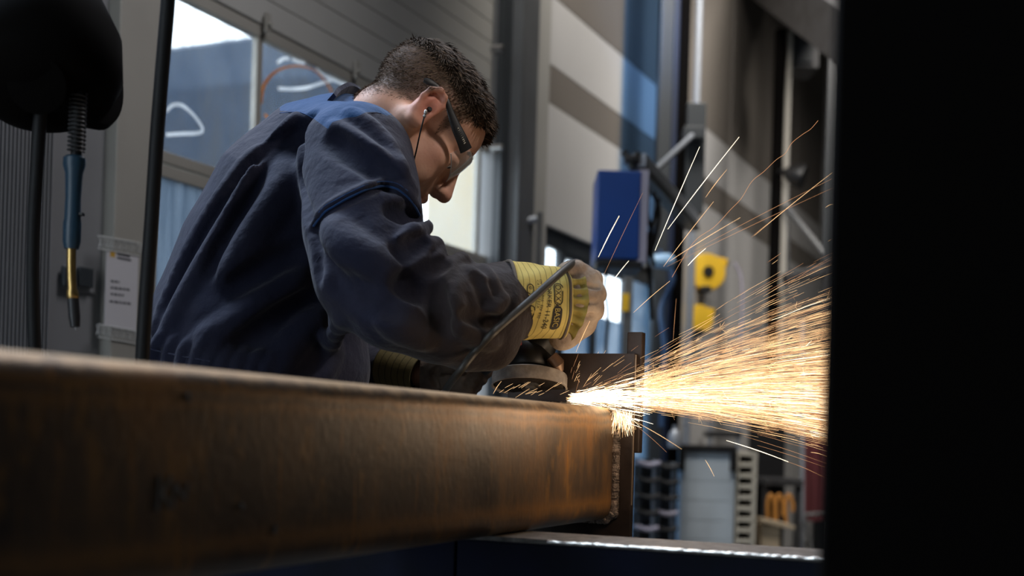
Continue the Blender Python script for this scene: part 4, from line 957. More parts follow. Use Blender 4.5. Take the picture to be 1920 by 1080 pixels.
red = np.clip(1.3 - ear_d, 0, 1) * .65 + np.clip(1 - np.linalg.norm((loc - np.array([.118, 0, -.034])) / .022, axis=1), 0, 1) * .6 \
    + np.clip(1 - np.linalg.norm((loc - np.array([.095, 0, -.070])) / np.array([.02, .03, .011]), axis=1), 0, 1) * 1.0 + np.clip(1 - np.linalg.norm((loc - np.array([.055, -.055, -.03])) / .03, axis=1), 0, 1) * .3
attr(body, 'red', np.clip(red, 0, .85) * nearhead)

# hair: a cap following the skull plus thousands of short locks
def hair():
    me = body.data; nv = len(BV); no = np.zeros(nv * 3, np.float32); me.vertices.foreach_get('normal', no); no = no.reshape(-1, 3).astype(float)
    q = np.zeros(len(me.polygons) * 4, np.int64); me.polygons.foreach_get('vertices', q); q = q.reshape(-1, 4)
    earz = (np.linalg.norm((loc - np.array([-.006, -.086, .006])) / np.array([.023, .016, .036]), axis=1) < 1) | (np.linalg.norm((loc - np.array([-.006, .086, .006])) / np.array([.023, .016, .036]), axis=1) < 1)
        # top weight: longer hair on the crown, clipped sides
    topw = np.clip((loc[:, 2] - .060 + 0.10 * np.clip(loc[:, 0], -.1, .1)) / .030, 0, 1)
    ok = nearhead & (topw > .02) & (hm > .020) & ~earz
    thick = np.clip(hm - .020, 0, .05) / .05 * .0012 + topw * (.005 + .003 * np.clip((loc[:, 0] + .02) / .1, 0, 1))
    thick *= 1 + .22 * np.sin(loc[:, 0] * 140 + 3 * np.sin(loc[:, 1] * 90)) * topw
    fq = ok[q].all(1); qq = q[fq]; used = np.unique(qq); mp = np.full(nv, -1); mp[used] = np.arange(len(used))
    V = [*(BV[used] + no[used] * (thick[used] + .0004)[:, None])]; Fq = mp[qq].tolist()
    cap = bpy.data.meshes.new('hair')
    # locks
    rr = np.random.default_rng(3); cand = np.nonzero(nearhead & (hm > 0.0) & ~earz)[0]
    S_ = rr.choice(cand, 36000); B = []; fcs = []; n0 = len(V); mats = [0 if topw[v] > .25 else 1 for v in used[:0]]
    fmat = [0] * len(Fq)
    Xh, Yh, Zh = RHW[:, 0], RHW[:, 1], RHW[:, 2]
    cnt = n0
    for i in S_:
        tw = topw[i]; edge = min(hm[i] / .03, 1)
        if tw < .3 and rr.random() > .15 + .85 * min(max(hm[i], 0) / .055, 1): continue
        n = no[i]; ln = (.004 + .003 * rr.random()) * (.5 + .5 * edge) + tw * (.007 + .011 * rr.random())
        fl_ = Xh * (.75 * tw + .15) + Zh * (-.75 * (1 - tw)) + Yh * rr.normal(0, .28) + Zh * rr.normal(0, .15) - Xh * (1 - tw) * .55
        clump = np.sin(loc[i, 0] * 190 + loc[i, 1] * 120) * Yh * .35 * tw
        d = fl_ + clump + n * (.22 + .5 * tw * rr.random()); d = d - n * min(0, d @ n) ; d /= np.linalg.norm(d)
        p0 = BV[i] + n * thick[i] * .6 + rr.normal(0, .0011, 3); sd_ = np.cross(d, n); sd_ /= (np.linalg.norm(sd_) + 1e-9)
        wd = (.00028 + .00035 * tw) * (1 + rr.random()); p1 = p0 + d * ln * .5 + n * ln * .06; p2 = p0 + d * ln - n * ln * (.06 + .06 * tw)
        V += [p0 - sd_ * wd, p0 + sd_ * wd, p1 + sd_ * wd * .8, p1 - sd_ * wd * .8, p2]
        fcs += [(cnt, cnt + 1, cnt + 2, cnt + 3), (cnt + 3, cnt + 2, cnt + 4)]; fmat += [1 if (tw < .3 and rr.random() < .75) or rr.random() < .15 else 0] * 2; cnt += 5
    cap.from_pydata([tuple(v) for v in V], [], Fq + fcs)
    o = link('hair', cap, M['hair'], man, True); cap.materials.append(M['hair_light']); cap.polygons.foreach_set('material_index', fmat); cap.update(); return o
hair()
# eyebrows and eyes
for s_ in (-1, 1):
    mb = MB()
    for k in range(70):
        t = random.random(); p = H(.098 - .017 * t * t + .004, s_ * (.012 + .036 * t), .026 + .006 * math.sin(pi * t) + random.uniform(-.003, .003)); d = H(.002, s_ * .006, .002) - H(0, 0, 0)
        mb.tube([p, p + d * random.uniform(.7, 1.3)], [.0006, .0002], 4)
    mb.build('eyebrow', M['hair_light'], man)
for s_ in (-1, 1):
    e_ = MB().lathe(H(.0800, s_ * .033, -.002), H(1, 0, -.5) - H(0, 0, 0), [(-.011, 0), (-.008, .008), (0, .0112), (.006, .0094), (.0095, .0055), (.011, 0)], 20).build('eye', mat('eye_white', (.7, .68, .65), .2), man, True)
    MB().lathe(H(.0800, s_ * .033, -.002) + (H(1, 0, -.5) - H(0, 0, 0)).normalized() * .0093, H(1, 0, -.5) - H(0, 0, 0), [(0, .0052), (.0014, .004), (.0019, 0)], 16).build('iris', mat('iris', (.03, .06, .08), .15), e_, True)

# coverall ------------------------------------------------------------------------
fc = Field(rngax([(-.66, .03, .0035)]), rngax([(1.68, 2.06, .0038), (2.06, 2.56, .007)]), rngax([(.06, .96, .012), (.96, 1.53, .0035)]))
tor = [((472, 735, 2.12), .183), ((482, 630, 2.12), .166), ((520, 505, 2.12), .154), ((572, 392, 2.12), .145), ((622, 314, 2.12), .112), ((655, 290, 2.12), .088)]
fc.chain([P(*p) for p, r in tor], [r for p, r in tor], .035, an=(DEP, 1.2))
fc.chain([P(668, 302, 1.945), P(690, 310, 2.28)], [.078, .078], .03)
for h_, k_, a_ in ((hipN, knN, anN), (hipF, knF, anF)): fc.chain([h_, k_, a_], [.12, .088, .068], .03)
sl = [((668, 300, 1.94), .081), ((677, 362, 1.90), .080), ((681, 430, 1.865), .080), ((699, 512, 1.83), .078), ((744, 560, 1.812), .070), ((828, 586, 1.84), .070), ((900, 585, 1.885), .066), ((944, 568, 1.925), .057), ((962, 568, 1.93), .054)]
fc.chain([P(*p) for p, r in sl[:5]], [r for p, r in sl[:5]], .032)
fc.chain([P(600, 262, 2.02), P(625, 262, 1.99)], [.052, .055], .03)
fc.chain([P(*p) for p, r in sl[4:]], [r for p, r in sl[4:]], .020)
fc.chain([P(800, 574, 1.83), P(870, 570, 1.86)], [.058, .052], .015)
fc.chain([P(560, 560, 2.1), P(590, 690, 2.1)], [.085, .088], .03, an=(DEP, 1.3))
fc.chain([P(880, 640, 1.87), P(920, 645, 1.885)], [.045, .040], .02)
aL = [((690, 310, 2.28), .078), ((650, 500, 2.36), .068), ((640, 702, 2.36), .060), ((705, 706, 2.30), .050), ((752, 700, 2.245), .043)]
fc.chain([P(*p) for p, r in aL], [r for p, r in aL], .02)
# sleeve creases at the elbow
R_, Vv = fc.ridge, fc.valley
fc.chain([fc.hit(750, 450), fc.hit(772, 438), P(792, 426, 1.835), P(798, 426, 1.85)], [.010, .0165, .0145, .012], .003)
fc.chain([fc.hit(770, 478), P(796, 462, 1.81), P(815, 461, 1.83), P(822, 474, 1.825), fc.hit(818, 505)], [.012, .0155, .0140, .012, .007], .003)
fc.chain([fc.hit(795, 545), fc.hit(828, 520), P(847, 498, 1.825), P(864, 488, 1.85), P(882, 502, 1.86), fc.hit(905, 525)], [.010, .013, .0135, .0125, .010, .008], .003)
Vv([(735, 396), (762, 400), (790, 405)], .017, .008, -.1); Vv([(735, 476), (766, 466), (796, 450)], .019, .006, -.1)
Vv([(774, 530), (802, 510), (834, 490)], .019, .007, -.1); Vv([(806, 572), (832, 540), (846, 512)], .015, .010, -.1); Vv([(745, 520), (775, 540), (800, 545)], .012, .02)
R_([(880, 505), (900, 540), (915, 580)], .007, .012); R_([(905, 500), (922, 528), (934, 556)], .006, .010); Vv([(893, 515), (908, 550), (918, 590)], .006, .012)
R_([(845, 530), (848, 570), (862, 610)], .008, .018); Vv([(818, 545), (822, 580), (840, 620)], .008, .018); R_([(905, 600), (925, 580), (945, 560)], .007, .012)
R_([(860, 610), (895, 630), (925, 640)], .010, .016); Vv([(870, 590), (905, 600), (930, 605)], .007, .012)
R_([(700, 560), (740, 610), (800, 640)], .012, .02); Vv([(650, 500), (700, 560), (740, 585)], .009, .02)
# sleeve head and shoulder drapes
R_([(625, 238), (660, 262), (705, 296), (745, 325), (772, 360)], .010, .016); Vv([(622, 258), (650, 282), (700, 312), (735, 345)], .011, .02)
Vv([(572, 232), (563, 290), (562, 340), (574, 400), (590, 440), (596, 520)], .011, .010, -.2); R_([(655, 212), (690, 235), (730, 275), (757, 320)], .008, .014)
R_([(585, 425), (608, 392), (650, 368), (690, 350), (718, 343), (745, 348), (770, 370), (786, 396)], .0045, .008, .1)
Vv([(592, 434), (614, 402), (655, 378), (695, 360), (720, 353), (744, 358), (766, 380)], .004, .006, -.3)
Vv([(610, 460), (640, 540), (690, 590)], .008, .02); R_([(625, 430), (660, 470), (720, 500)], .010, .03)
# back drapes
R_([(556, 222), (515, 272), (477, 330), (424, 425), (372, 510), (329, 588), (300, 650)], .011, .016)
Vv([(577, 228), (540, 275), (500, 335), (455, 410), (400, 500)], .015, .022); Vv([(520, 255), (455, 320), (400, 400), (352, 490), (310, 575)], .007, .014)
R_([(480, 282), (425, 350), (375, 430), (330, 520), (290, 620)], .007, .014); R_([(545, 300), (520, 370), (470, 450), (430, 520)], .012, .03)
R_([(560, 520), (500, 560), (430, 610), (380, 640)], .012, .024); Vv([(590, 560), (520, 600), (450, 650)], .012, .022); R_([(600, 590), (560, 630), (520, 690)], .012, .024)
R_([(640, 600), (620, 650), (610, 700)], .010, .022); Vv([(560, 470), (500, 500), (430, 540)], .010, .02)
for i in range(9):      # gathered waist
    x = 285 + i * 26; R_([(x + 20, 628 + i * 5), (x + 6, 652 + i * 5), (x, 690 + i * 4)], .006, .010)
cov, CV = field_obj(fc, 'coverall', M['coverall'], man, 1)
px_, py_ = proj(CV)
yoke = poly_sd(px_, py_, [(525, 208), (559, 209), (582, 218), (615, 242), (623, 229), (648, 221), (668, 219), (687, 210), (707, 210), (726, 217), (760, 205), (760, 120), (520, 120)])
attr(cov, 'yoke', yoke); attr(cov, 'dust', np.clip((px_ - 760) / 90 + (py_ - 520) / 200, 0, .9) * (px_ > 640))
depsfix = BVHTree.FromPolygons([tuple(v) for v in CV], [tuple(p.vertices) for p in cov.data.polygons])
def on_cloth(px, py, lift=0.0, tree=depsfix):
    r = ray(px, py).normalized(); h = tree.ray_cast(CAM, r, 5)
    return (h[0] - r * lift) if h[0] else None
def seam(pts, r, m, name, lift=0.0):
    q = []
    for a, b in zip(pts[:-1], pts[1:]):
        n = max(2, int(math.hypot(b[0] - a[0], b[1] - a[1]) / 6))
        for k in range(n): q.append(on_cloth(a[0] + (b[0] - a[0]) * k / n, a[1] + (b[1] - a[1]) * k / n, lift))
    q = [x for x in q if x is not None]; q2 = [q[0]]
    for x in q[1:]:
        if (x - q2[-1]).length < .05: q2.append(x)
    for _ in range(2): q2 = [q2[0]] + [(q2[i - 1] + q2[i] * 2 + q2[i + 1]) / 4 for i in range(1, len(q2) - 1)] + [q2[-1]]
    MB().tube(q2, r, 6).build(name, M[m], man, True)
seam([(588, 424), (608, 397), (651, 372), (684, 356), (718, 348), (745, 353), (768, 372), (784, 396), (789, 412)], .0018, 'piping', 'sleeve_piping')
seam([(586, 414), (606, 387), (651, 363), (684, 347), (718, 339), (745, 343), (770, 362)], .0006, 'piping', 'stitching')
seam([(525, 212), (559, 209), (582, 218), (615, 242)], .0009, 'piping', 'stitching'); seam([(668, 222), (690, 211), (707, 211), (722, 215)], .0007, 'navy_cloth', 'stitching')
seam([(600, 480), (560, 540), (500, 590), (430, 690)], .0008, 'navy_cloth', 'stitching')
seam([(283, 655), (340, 668), (400, 678)], .0012, 'navy_cloth', 'stitching')
# stand-up collar behind the nape
base = spline([P(612, 196, 2.02), P(630, 184, 2.05), P(652, 184, 2.11), P(676, 200, 2.17), P(690, 240, 2.23)], 6); topc = spline([P(628, 178, 2.0), P(638, 166, 2.04), P(662, 158, 2.09), P(688, 180, 2.15), P(700, 215, 2.20)], 6)
V = []; Fc = []; n = len(base)
for i in range(n):
    nn = (topc[i] - base[i]).normalized(); th = Vector((-.6, -.3, .74)) * .0035
    V += [base[i] - th - nn * .01, topc[i] - th, topc[i] + th, base[i] + th - nn * .01]
for i in range(n - 1):
    for k in range(4): a_, b_ = i * 4 + k, i * 4 + (k + 1) % 4; Fc.append((a_, b_, b_ + 4, a_ + 4))
Fc += [(0, 1, 2, 3), tuple((n - 1) * 4 + k for k in (3, 2, 1, 0))]
MB().add(V, Fc).build('collar', M['navy_cloth'], man, True)
# boots
for nm, a_ in (('n', anN), ('f', anF)):
    f = Field(np.arange(a_.x - .14, a_.x + .24, .006), np.arange(a_.y - .09, a_.y + .09, .006), np.arange(-.01, .26, .006))
    f.chain([a_ + Vector((-.01, 0, .10)), a_ + Vector((-.01, 0, -.02))], [.055, .052], .02); f.chain([a_ + Vector((-.03, 0, -.05)), a_ + Vector((.08, 0, -.055)), a_ + Vector((.15, 0, -.06))], [.044, .040, .038], .03)
    sln, X, Y, Z = f.sub((-9, -9, -9), (9, 9, 9)); f.F = np.maximum(f.F, (.002 - Z) + 0 * f.F); field_obj(f, 'work_boot', M['leather_dark'], man)

# right glove -----------------------------------------------------------------------
gl = bpy.data.objects.new('right_glove', None); COL.objects.link(gl); gl.parent = man; gl.location = P(1050, 568, 1.95) - man.location
CL, CR = P(943, 564, 1.918), P(1054, 570, 1.950); cax = (CR - CL).normalized(); clen = (CR - CL).length
gl_mw = Matrix.Translation(P(1050, 568, 1.95)); gl.matrix_parent_inverse = Matrix(); 
def relink(o, par, mw):  # keep world placement under a child empty
    o.parent = par; o.matrix_parent_inverse = mw.inverted(); return o
cz = (ZD - cax * cax.z).normalized(); cy = cax.cross(cz).normalized()      # cz up, cy sideways
if cy.y > 0: cy = -cy                                                       # cy points to the camera
def cpt(t, th, lift=0.0):
    """point on the cuff: t along 0..1, th angle from the camera-facing side (up positive)"""
    r = .0625 + (.0515 - .0625) * t + .0022 * math.sin(th * 3 + t * 5) + .0012 * math.sin(th * 7 - t * 9) + lift
    skew = .010 * math.sin(th) * (1 - t)
    return CL + cax * (t * clen + skew * -1 * (1 if th < 0 else .3) * -1) + (cy * math.cos(th) * .92 + cz * math.sin(th)) * r
def skin_shell(fn, nt, nth, thick, name, m, par, mw, along=True):
    V = []; Fc = []
    for s_ in (0, 1):
        for i in range(nt + 1):
            for k in range(nth): V.append(fn(i / nt, 2 * pi * k / nth - pi, -thick * s_))
    o_ = (nt + 1) * nth
    for i in range(nt):
        for k in range(nth):
            k2 = (k + 1) % nth; a_, b_, c_, d_ = i * nth + k, i * nth + k2, (i + 1) * nth + k2, (i + 1) * nth + k
            Fc.append((a_, d_, c_, b_)); Fc.append((o_ + a_, o_ + b_, o_ + c_, o_ + d_))
    for k in range(nth):
        k2 = (k + 1) % nth; Fc.append((k, k2, o_ + k2, o_ + k)); e_ = nt * nth; Fc.append((e_ + k, o_ + e_ + k, o_ + e_ + k2, e_ + k2))
    o = MB().add(V, Fc).build(name, m, None, True); attr(o, 'along', [i / nt for s_ in (0, 1) for i in range(nt + 1) for k in range(nth)]); return relink(o, par, mw)
skin_shell(cpt, 24, 96, .0022, 'cuff', M['cuff'], gl, gl_mw)
relink(MB().tube([cpt(0, 2 * pi * k / 72 - pi, -.001) for k in range(73)], .0026, 8, False).build('binding', M['binding'], None, True), gl, gl_mw)
relink(MB().tube([cpt(.955, 2 * pi * k / 72 - pi, .0005) for k in range(73)], .0022, 8, False).build('binding', M['binding'], None, True), gl, gl_mw)
GR = P(1087, 574, 1.968)
def gpt(t, th, lift=0.0):
    c = CR.lerp(GR, t) - cax * .004; r = .0495 + .0035 * t - .006 * math.sin(pi * t) + lift + .0028 * math.sin(th * 17 + .8 * math.sin(3 * th)) * (.4 + math.sin(pi * t)) + .0012 * math.sin(th * 9)
    r *= 1.0 + .10 * t * (1 if math.sin(th) < 0 else 0) * abs(math.sin(th))
    return c + (cy * math.cos(th) * .85 + cz * math.sin(th)) * r + cax * (-.016 * t * max(0, -math.sin(th)) ** 1.3)
skin_shell(gpt, 14, 170, .002, 'gathered_wrist', M['gather'], gl, gl_mw)
f = Field(np.arange(.02, .17, .0022), np.arange(1.88, 2.12, .0024), np.arange(1.04, 1.24, .0022))
f.ell(P(1080, 568, 1.972), (.034, .040, .058), None, .012)
f.chain([P(1072, 512, 1.975), P(1074, 570, 1.96), P(1056, 630, 1.965)], [.017, .030, .022], .02)
kn = [((1104, 524, 1.968), (1112, 524, 2.01), (1100, 528, 2.055), (1072, 535, 2.065)), ((1115, 549, 1.964), (1119, 552, 2.01), (1104, 556, 2.062), (1072, 562, 2.072)),
      ((1112, 580, 1.964), (1114, 584, 2.01), (1098, 588, 2.06), (1066, 590, 2.068)), ((1096, 608, 1.968), (1096, 612, 2.01), (1080, 616, 2.05), (1054, 616, 2.056))]
for i, kk in enumerate(kn):
    f.chain([P(1075, 545 + 16 * i, 1.962)] + [P(*q) for q in kk], [.018, .0150, .0135, .0115, .0105], .010)
for i in range(3): f.valley([(1090 - 2 * i, 535 + 28 * i), (1108 - 3 * i, 537 + 28 * i), (1124 - 5 * i, 539 + 27 * i)], .0025, .005, 0)
f.chain([P(1048, 520, 1.955), P(1062, 508, 1.945), P(1082, 503, 1.955), P(1096, 508, 1.975)], [.014, .0125, .0115, .010], .006)
f.chain([P(1052, 618, 1.955), P(1050, 636, 1.97), P(1062, 632, 2.0)], [.015, .013, .011], .008)
for a_ in ([(1096, 560), (1106, 590)], [(1085, 600), (1075, 625)], [(1095, 530), (1090, 560)]): f.valley(a_, .0018, .004, .2)
gm, _ = field_obj(f, 'leather_hand', M['leather'], None, 1); relink(gm, gl, gl_mw)
relink(MB().tube(spline([f.hit(x, y) for x, y in [(1087, 524), (1092, 545), (1092, 565), (1084, 592), (1073, 612), (1056, 634)]], 6), .0011, 6).build('seam', M['leather_dark'], None, True), gl, gl_mw)
# printing wrapped round the cuff
def wrap_text(txt, t0, th0, size, m, name, sp_=1.0, lift=.0012, squeeze=1.0):
    """letters run down the cuff (decreasing angle); their tops point to the hand"""
    cu_ = bpy.data.curves.new('t', 'FONT'); cu_.body = txt; cu_.size = 1.0; cu_.space_character = sp_; cu_.resolution_u = 3; cu_.align_x = 'LEFT'
    o = bpy.data.objects.new('t', cu_); COL.objects.link(o); bpy.context.view_layer.update()
    me = bpy.data.meshes.new_from_object(o.evaluated_get(bpy.context.evaluated_depsgraph_get())); bpy.data.objects.remove(o)
    bm = bmesh.new(); bm.from_mesh(me); bmesh.ops.triangulate(bm, faces=bm.faces[:]); bmesh.ops.subdivide_edges(bm, edges=[e for e in bm.edges if e.calc_length() > .3], cuts=2)
    for v in bm.verts:
        x, y = v.co.x * size * squeeze, v.co.y * size
        v.co = cpt(t0 + y / clen, th0 - x / .056, lift)
    me2 = bpy.data.meshes.new(name); bm.to_mesh(me2); bm.free(); return relink(link(name, me2, M[m]), gl, gl_mw)
def stadium(t0, th0, th1, w_, m, name, filled, lift=.0008):
    r = w_ / 2; pts = []
    for k in range(13): a_ = pi * k / 12; pts.append((t0 + r * math.cos(a_) / clen, th0 - r / .056 + r * math.sin(a_) / .056))
    for k in range(13): a_ = pi + pi * k / 12; pts.append((t0 + r * math.cos(a_) / clen, th1 + r / .056 + r * math.sin(a_) / .056))
    if filled:
        V = []; Fc = []; nn = 24
        for i in range(nn + 1):
            th = th0 + (th1 - th0) * i / nn; s_ = min((th0 - th) * .056, (th - th1) * .056); hw = math.sqrt(max(r * r - max(r - s_, 0) ** 2, 0))
            V += [cpt(t0 + q_ * hw / clen, th, lift) for q_ in (-1, -.33, .33, 1)]
        for i in range(nn):
            for k in range(3): Fc.append((i * 4 + k, i * 4 + k + 1, i * 4 + k + 5, i * 4 + k + 4))
        o = MB().add(V, Fc).build(name, M[m], None)
    else:
        pts.append(pts[0]); q = []
        for a_, b_ in zip(pts[:-1], pts[1:]):
            for k in range(4): q.append(cpt(a_[0] + (b_[0] - a_[0]) * k / 4, a_[1] + (b_[1] - a_[1]) * k / 4, lift))
        o = MB().tube(q, .0006, 5, False).build(name, M[m], None)
    return relink(o, gl, gl_mw)
stadium(.735, .50, -.13, .0145, 'print', 'logo_outline', False); wrap_text('OXXA', .68, .46, .0135, 'print', 'logo_letters', 1.0, .0012, .92)
stadium(.735, -.15, -.85, .0150, 'print', 'logo_patch', True); wrap_text('BASIC', .685, -.21, .0125, 'print_yellow', 'logo_letters', 1.0, .0018, .86)
wrap_text('WORKER 11-240', .53, .58, .0105, 'print', 'print_line', 1.0); wrap_text('EN 388:2016  EN 420', .42, .55, .006, 'print', 'print_line', 1.1); wrap_text('CAT. II  3122X', .36, .50, .006, 'print', 'print_line', 1.1)
stadium(.28, -.18, -.72, .0115, 'print', 'size_outline', False); wrap_text('10/XL', .245, -.26, .0085, 'print', 'print_line', 1.0)
stadium(.24, .34, .10, .011, 'print', 'pictogram_outline', False); wrap_text('0', .21, .28, .008, 'print', 'pictogram')

# left glove --------------------------------------------------------------------------
gl2 = bpy.data.objects.new('left_glove', None); COL.objects.link(gl2); gl2.parent = man; mw2 = Matrix.Translation(P(800, 700, 2.2)); gl2.location = P(800, 700, 2.2) - man.location
DL, DR = P(738, 688, 2.250), P(800, 704, 2.200); dax = (DR - DL).normalized(); dl = (DR - DL).length; dz2 = (ZD - dax * dax.z).normalized(); dy2 = dax.cross(dz2).normalized()
if dy2.y > 0: dy2 = -dy2
def lpt(t, th, lift=0.0):
    r = .0505 - .010 * t + .0018 * math.sin(th * 3 + 2) + lift; return DL + dax * (t * dl) + (dy2 * math.cos(th) + dz2 * math.sin(th)) * r
skin_shell(lpt, 14, 72, .002, 'cuff', M['cuff_dark'], gl2, mw2)
f = Field(np.arange(-.16, .0, .0024), np.arange(2.06, 2.30, .0026), np.arange(.98, 1.14, .0024))
f.chain([P(798, 704, 2.20), P(825, 705, 2.18), P(850, 706, 2.17)], [.036, .032, .026], .012)
for i in range(4):
    y0 = 686 + 13 * i; f.chain([P(838, y0, 2.155), P(868, y0 + 2, 2.135), P(900 - 7 * i, y0 + 8, 2.135), P(912 - 10 * i, y0 + 12, 2.16), P(900 - 10 * i, y0 + 10, 2.195)], [.0130, .0118, .0112, .0108, .0100], .002)
f.chain([P(815, 690, 2.15), P(840, 684, 2.13), P(866, 690, 2.115)], [.016, .013, .0115], .006)
f.valley([(820, 690), (812, 705), (818, 722)], .004, .008, 0)
g2, _ = field_obj(f, 'leather_hand', M['leather_dark'], None, 1); relink(g2, gl2, mw2)

# safety glasses ------------------------------------------------------------------------
gs = thing('safety_glasses', H(.08, 0, .02), 'clear wraparound safety glasses with black temple arms worn by the worker', 'glasses')
for s_ in (-1, 1):
    pts = [H(.083, s_ * .069, .017), H(.066, s_ * .0745, .020), H(.045, s_ * .0775, .024), H(.024, s_ * .080, .030), H(.004, s_ * .082, .037), H(-.014, s_ * .0795, .040), H(-.028, s_ * .0765, .037), H(-.040, s_ * .0745, .030)]
    n_ = spline(pts, 5); up_ = Vector(RHW[:, 2].tolist())
    rs = [float(np.interp(i / (len(n_) - 1), [0, .25, .5, .62, .75, .92, 1], [.0115, .0092, .0052, .0034, .0040, .0062, .0035])) for i in range(len(n_))]
    MB().tube(n_, rs, 14, True, 0.36, up_).build('temple_arm', M['black'], gs, True)
mb = MB(); V = []; Fc = []; NU, NV = 36, 10
def lens(u, v, off):
    y = (.0715) * u; x = .1065 - .031 * abs(u) ** 2.6 + off * .6; top_ = .034 - .010 * abs(u) ** 2; bot = -.020 + .012 * abs(u) ** 2 + .010 * math.exp(-(u / .13) ** 2)
    return H(x + .006 * (v - .5) * (1 - v), y * (1 + off * 8), bot + (top_ - bot) * v)
for of in (0, -.0016):
    for i in range(NU + 1):
        for j in range(NV + 1): V.append(lens(-1 + 2 * i / NU, j / NV, of))
o_ = (NU + 1) * (NV + 1)
for i in range(NU):
    for j in range(NV):
        a_ = i * (NV + 1) + j; Fc.append((a_, a_ + 1, a_ + NV + 2, a_ + NV + 1)); Fc.append((o_ + a_, o_ + a_ + NV + 1, o_ + a_ + NV + 2, o_ + a_ + 1))
for i in range(NU):
    for j in (0, NV): a_ = i * (NV + 1) + j; Fc.append((a_, a_ + NV + 1, o_ + a_ + NV + 1, o_ + a_))
for i in (0, NU):
    for j in range(NV): a_ = i * (NV + 1) + j; Fc.append((a_, o_ + a_, o_ + a_ + 1, a_ + 1))
ml_ = bpy.data.materials.new('clear_lens'); ml_.use_nodes = True; N = ml_.node_tree.nodes; L = ml_.node_tree.links; N.remove(N['Principled BSDF'])
t_ = N.new('ShaderNodeBsdfTransparent'); t_.inputs[0].default_value = (.97, .975, .975, 1); g_ = N.new('ShaderNodeBsdfGlossy'); g_.inputs['Roughness'].default_value = .05; g_.inputs[0].default_value = (1, 1, 1, 1)
fr = N.new('ShaderNodeLayerWeight'); fr.inputs[0].default_value = .08; mx_ = N.new('ShaderNodeMixShader'); L.new(fr.outputs['Fresnel'], mx_.inputs[0]); L.new(t_.outputs[0], mx_.inputs[1]); L.new(g_.outputs[0], mx_.inputs[2]); L.new(mx_.outputs[0], N['Material Output'].inputs[0])
df_ = N.new('ShaderNodeBsdfDiffuse'); df_.inputs[0].default_value = (.8, .82, .85, 1); m3_ = N.new('ShaderNodeMixShader'); lw_ = N.new('ShaderNodeLayerWeight'); lw_.inputs[0].default_value = .35  # pale diffuse at glancing angles paints the lens's edge highlights
cl_ = N.new('ShaderNodeMapRange'); cl_.inputs[3].default_value = .015; cl_.inputs[4].default_value = .30; L.new(lw_.outputs['Facing'], cl_.inputs[0]); L.new(cl_.outputs[0], m3_.inputs[0]); L.new(mx_.outputs[0], m3_.inputs[1]); L.new(df_.outputs[0], m3_.inputs[2]); L.new(m3_.outputs[0], N['Material Output'].inputs[0])
mb.add(V, Fc).build('lens', ml_, gs, True)
MB().tube([lens(-1 + 2 * i / 40, 0.0, -.0008) for i in range(41)], .0009, 6).build('lens_highlight', mat('pale_lens_highlight', (.5, .5, .52), .2), gs, True)  # pale tube added as the highlight along the lens's lower edge
mb = MB()
for k in range(9):
    x = .073 - k * .0030; y_ = -.0725 - .0032 * (k / 9) - .0046; z_ = .019 + .0006 * k
    mb.tube([H(x, y_, z_ - .0018), H(x + random.uniform(-.0008, .0008), y_, z_ + .0018)], .00050, 4); mb.tube([H(x, y_, z_ + .0016 * (k % 2)), H(x - .0014, y_, z_ + .0012)], .00045, 4)
mb.build('arm_lettering', mat('cream_print', (.5, .45, .35), .6), gs)
# earphone
ep = thing('earphone', H(.002, -.086, .0), 'black in-ear earphone with silver collar and thin cord at the worker\'s ear', 'earphone')
MB().lathe(H(.000, -.080, .001), H(0, -1, 0) - H(0, 0, 0), [(0, .002), (.004, .0036), (.009, .0042), (.012, .003), (.012, 0)], 16).build('bud', M['black'], ep, True)
a_, b_ = P(799, 206, 1.937), P(795, 221, 1.937); MB().lathe(a_, b_ - a_, [(0, .0015), (.002, .0026), (.006, .0026), (.0065, .0018), (.008, .0018), (.0085, .0026), (.011, .0026), (.0125, .001)], 14).build('collar', M['steel'], ep, True)
MB().tube(spline([b_, P(788, 248, 1.94), P(780, 285, 1.95), P(773, 312, 1.95), P(769, 326, 1.96), P(762, 345, 1.99)], 6), .0012, 6).build('cord', M['rubber'], ep, True)

# angle grinder --------------------------------------------------------------------------
gc = P(993, 712, 2.035); gu = Vector((0.02, .22, .975)).normalized()
ag = thing('angle_grinder', gc, 'black angle grinder with worn grey guard held on top of the beam', 'angle grinder')
RG = .0600
MB().lathe(gc, gu, [(.010, .022), (.0105, RG - .006), (.008, RG - .001), (.004, RG), (-.011, RG), (-.013, RG + .001), (-.013, RG - .002), (.003, RG - .003), (.0065, RG - .008), (.0065, .022)], 72, close=True).build('guard', mat('worn_guard_steel', srgb(160, 152, 146), .5, .15, noise=.3, scale=45, bump=.3), ag, True)
MB().lathe(gc, gu, [(-.004, 0), (-.004, .0545), (-.010, .0545), (-.011, .050), (-.010, .022), (-.007, .012), (-.007, 0)], 64).build('grinding_disc', mat('grinding_disc', (.02, .015, .012), .8, noise=.4, scale=120, bump=.6), ag, True)
MB().lathe(gc, gu, [(-.006, .0), (-.006, .018), (-.012, .018), (-.0125, .012), (-.017, .012), (-.017, .006), (-.014, .005), (-.014, 0)], 6).build('clamp_nut', M['steel'], ag)
MB().lathe(gc, gu, [(.008, .024), (.016, .026), (.017, .036), (.022, .039), (.045, .037), (.058, .030), (.064, .016), (.065, 0)], 36, squash=1.12).build('gear_head', M['black'], ag, True)
mb = MB(); mb.tube(spline([gc + gu * .036, P(1016, 628, 2.035), P(1045, 580, 2.032), P(1075, 525, 2.02), P(1086, 508, 2.01)], 5), [.034, .034, .034, .033, .031, .03, .029, .028, .028, .028, .028, .028, .028, .028, .028, .028, .028, .027, .027, .025, .02][:21], 24, sq=.92)
mb.build('motor_housing', M['black'], ag, True)
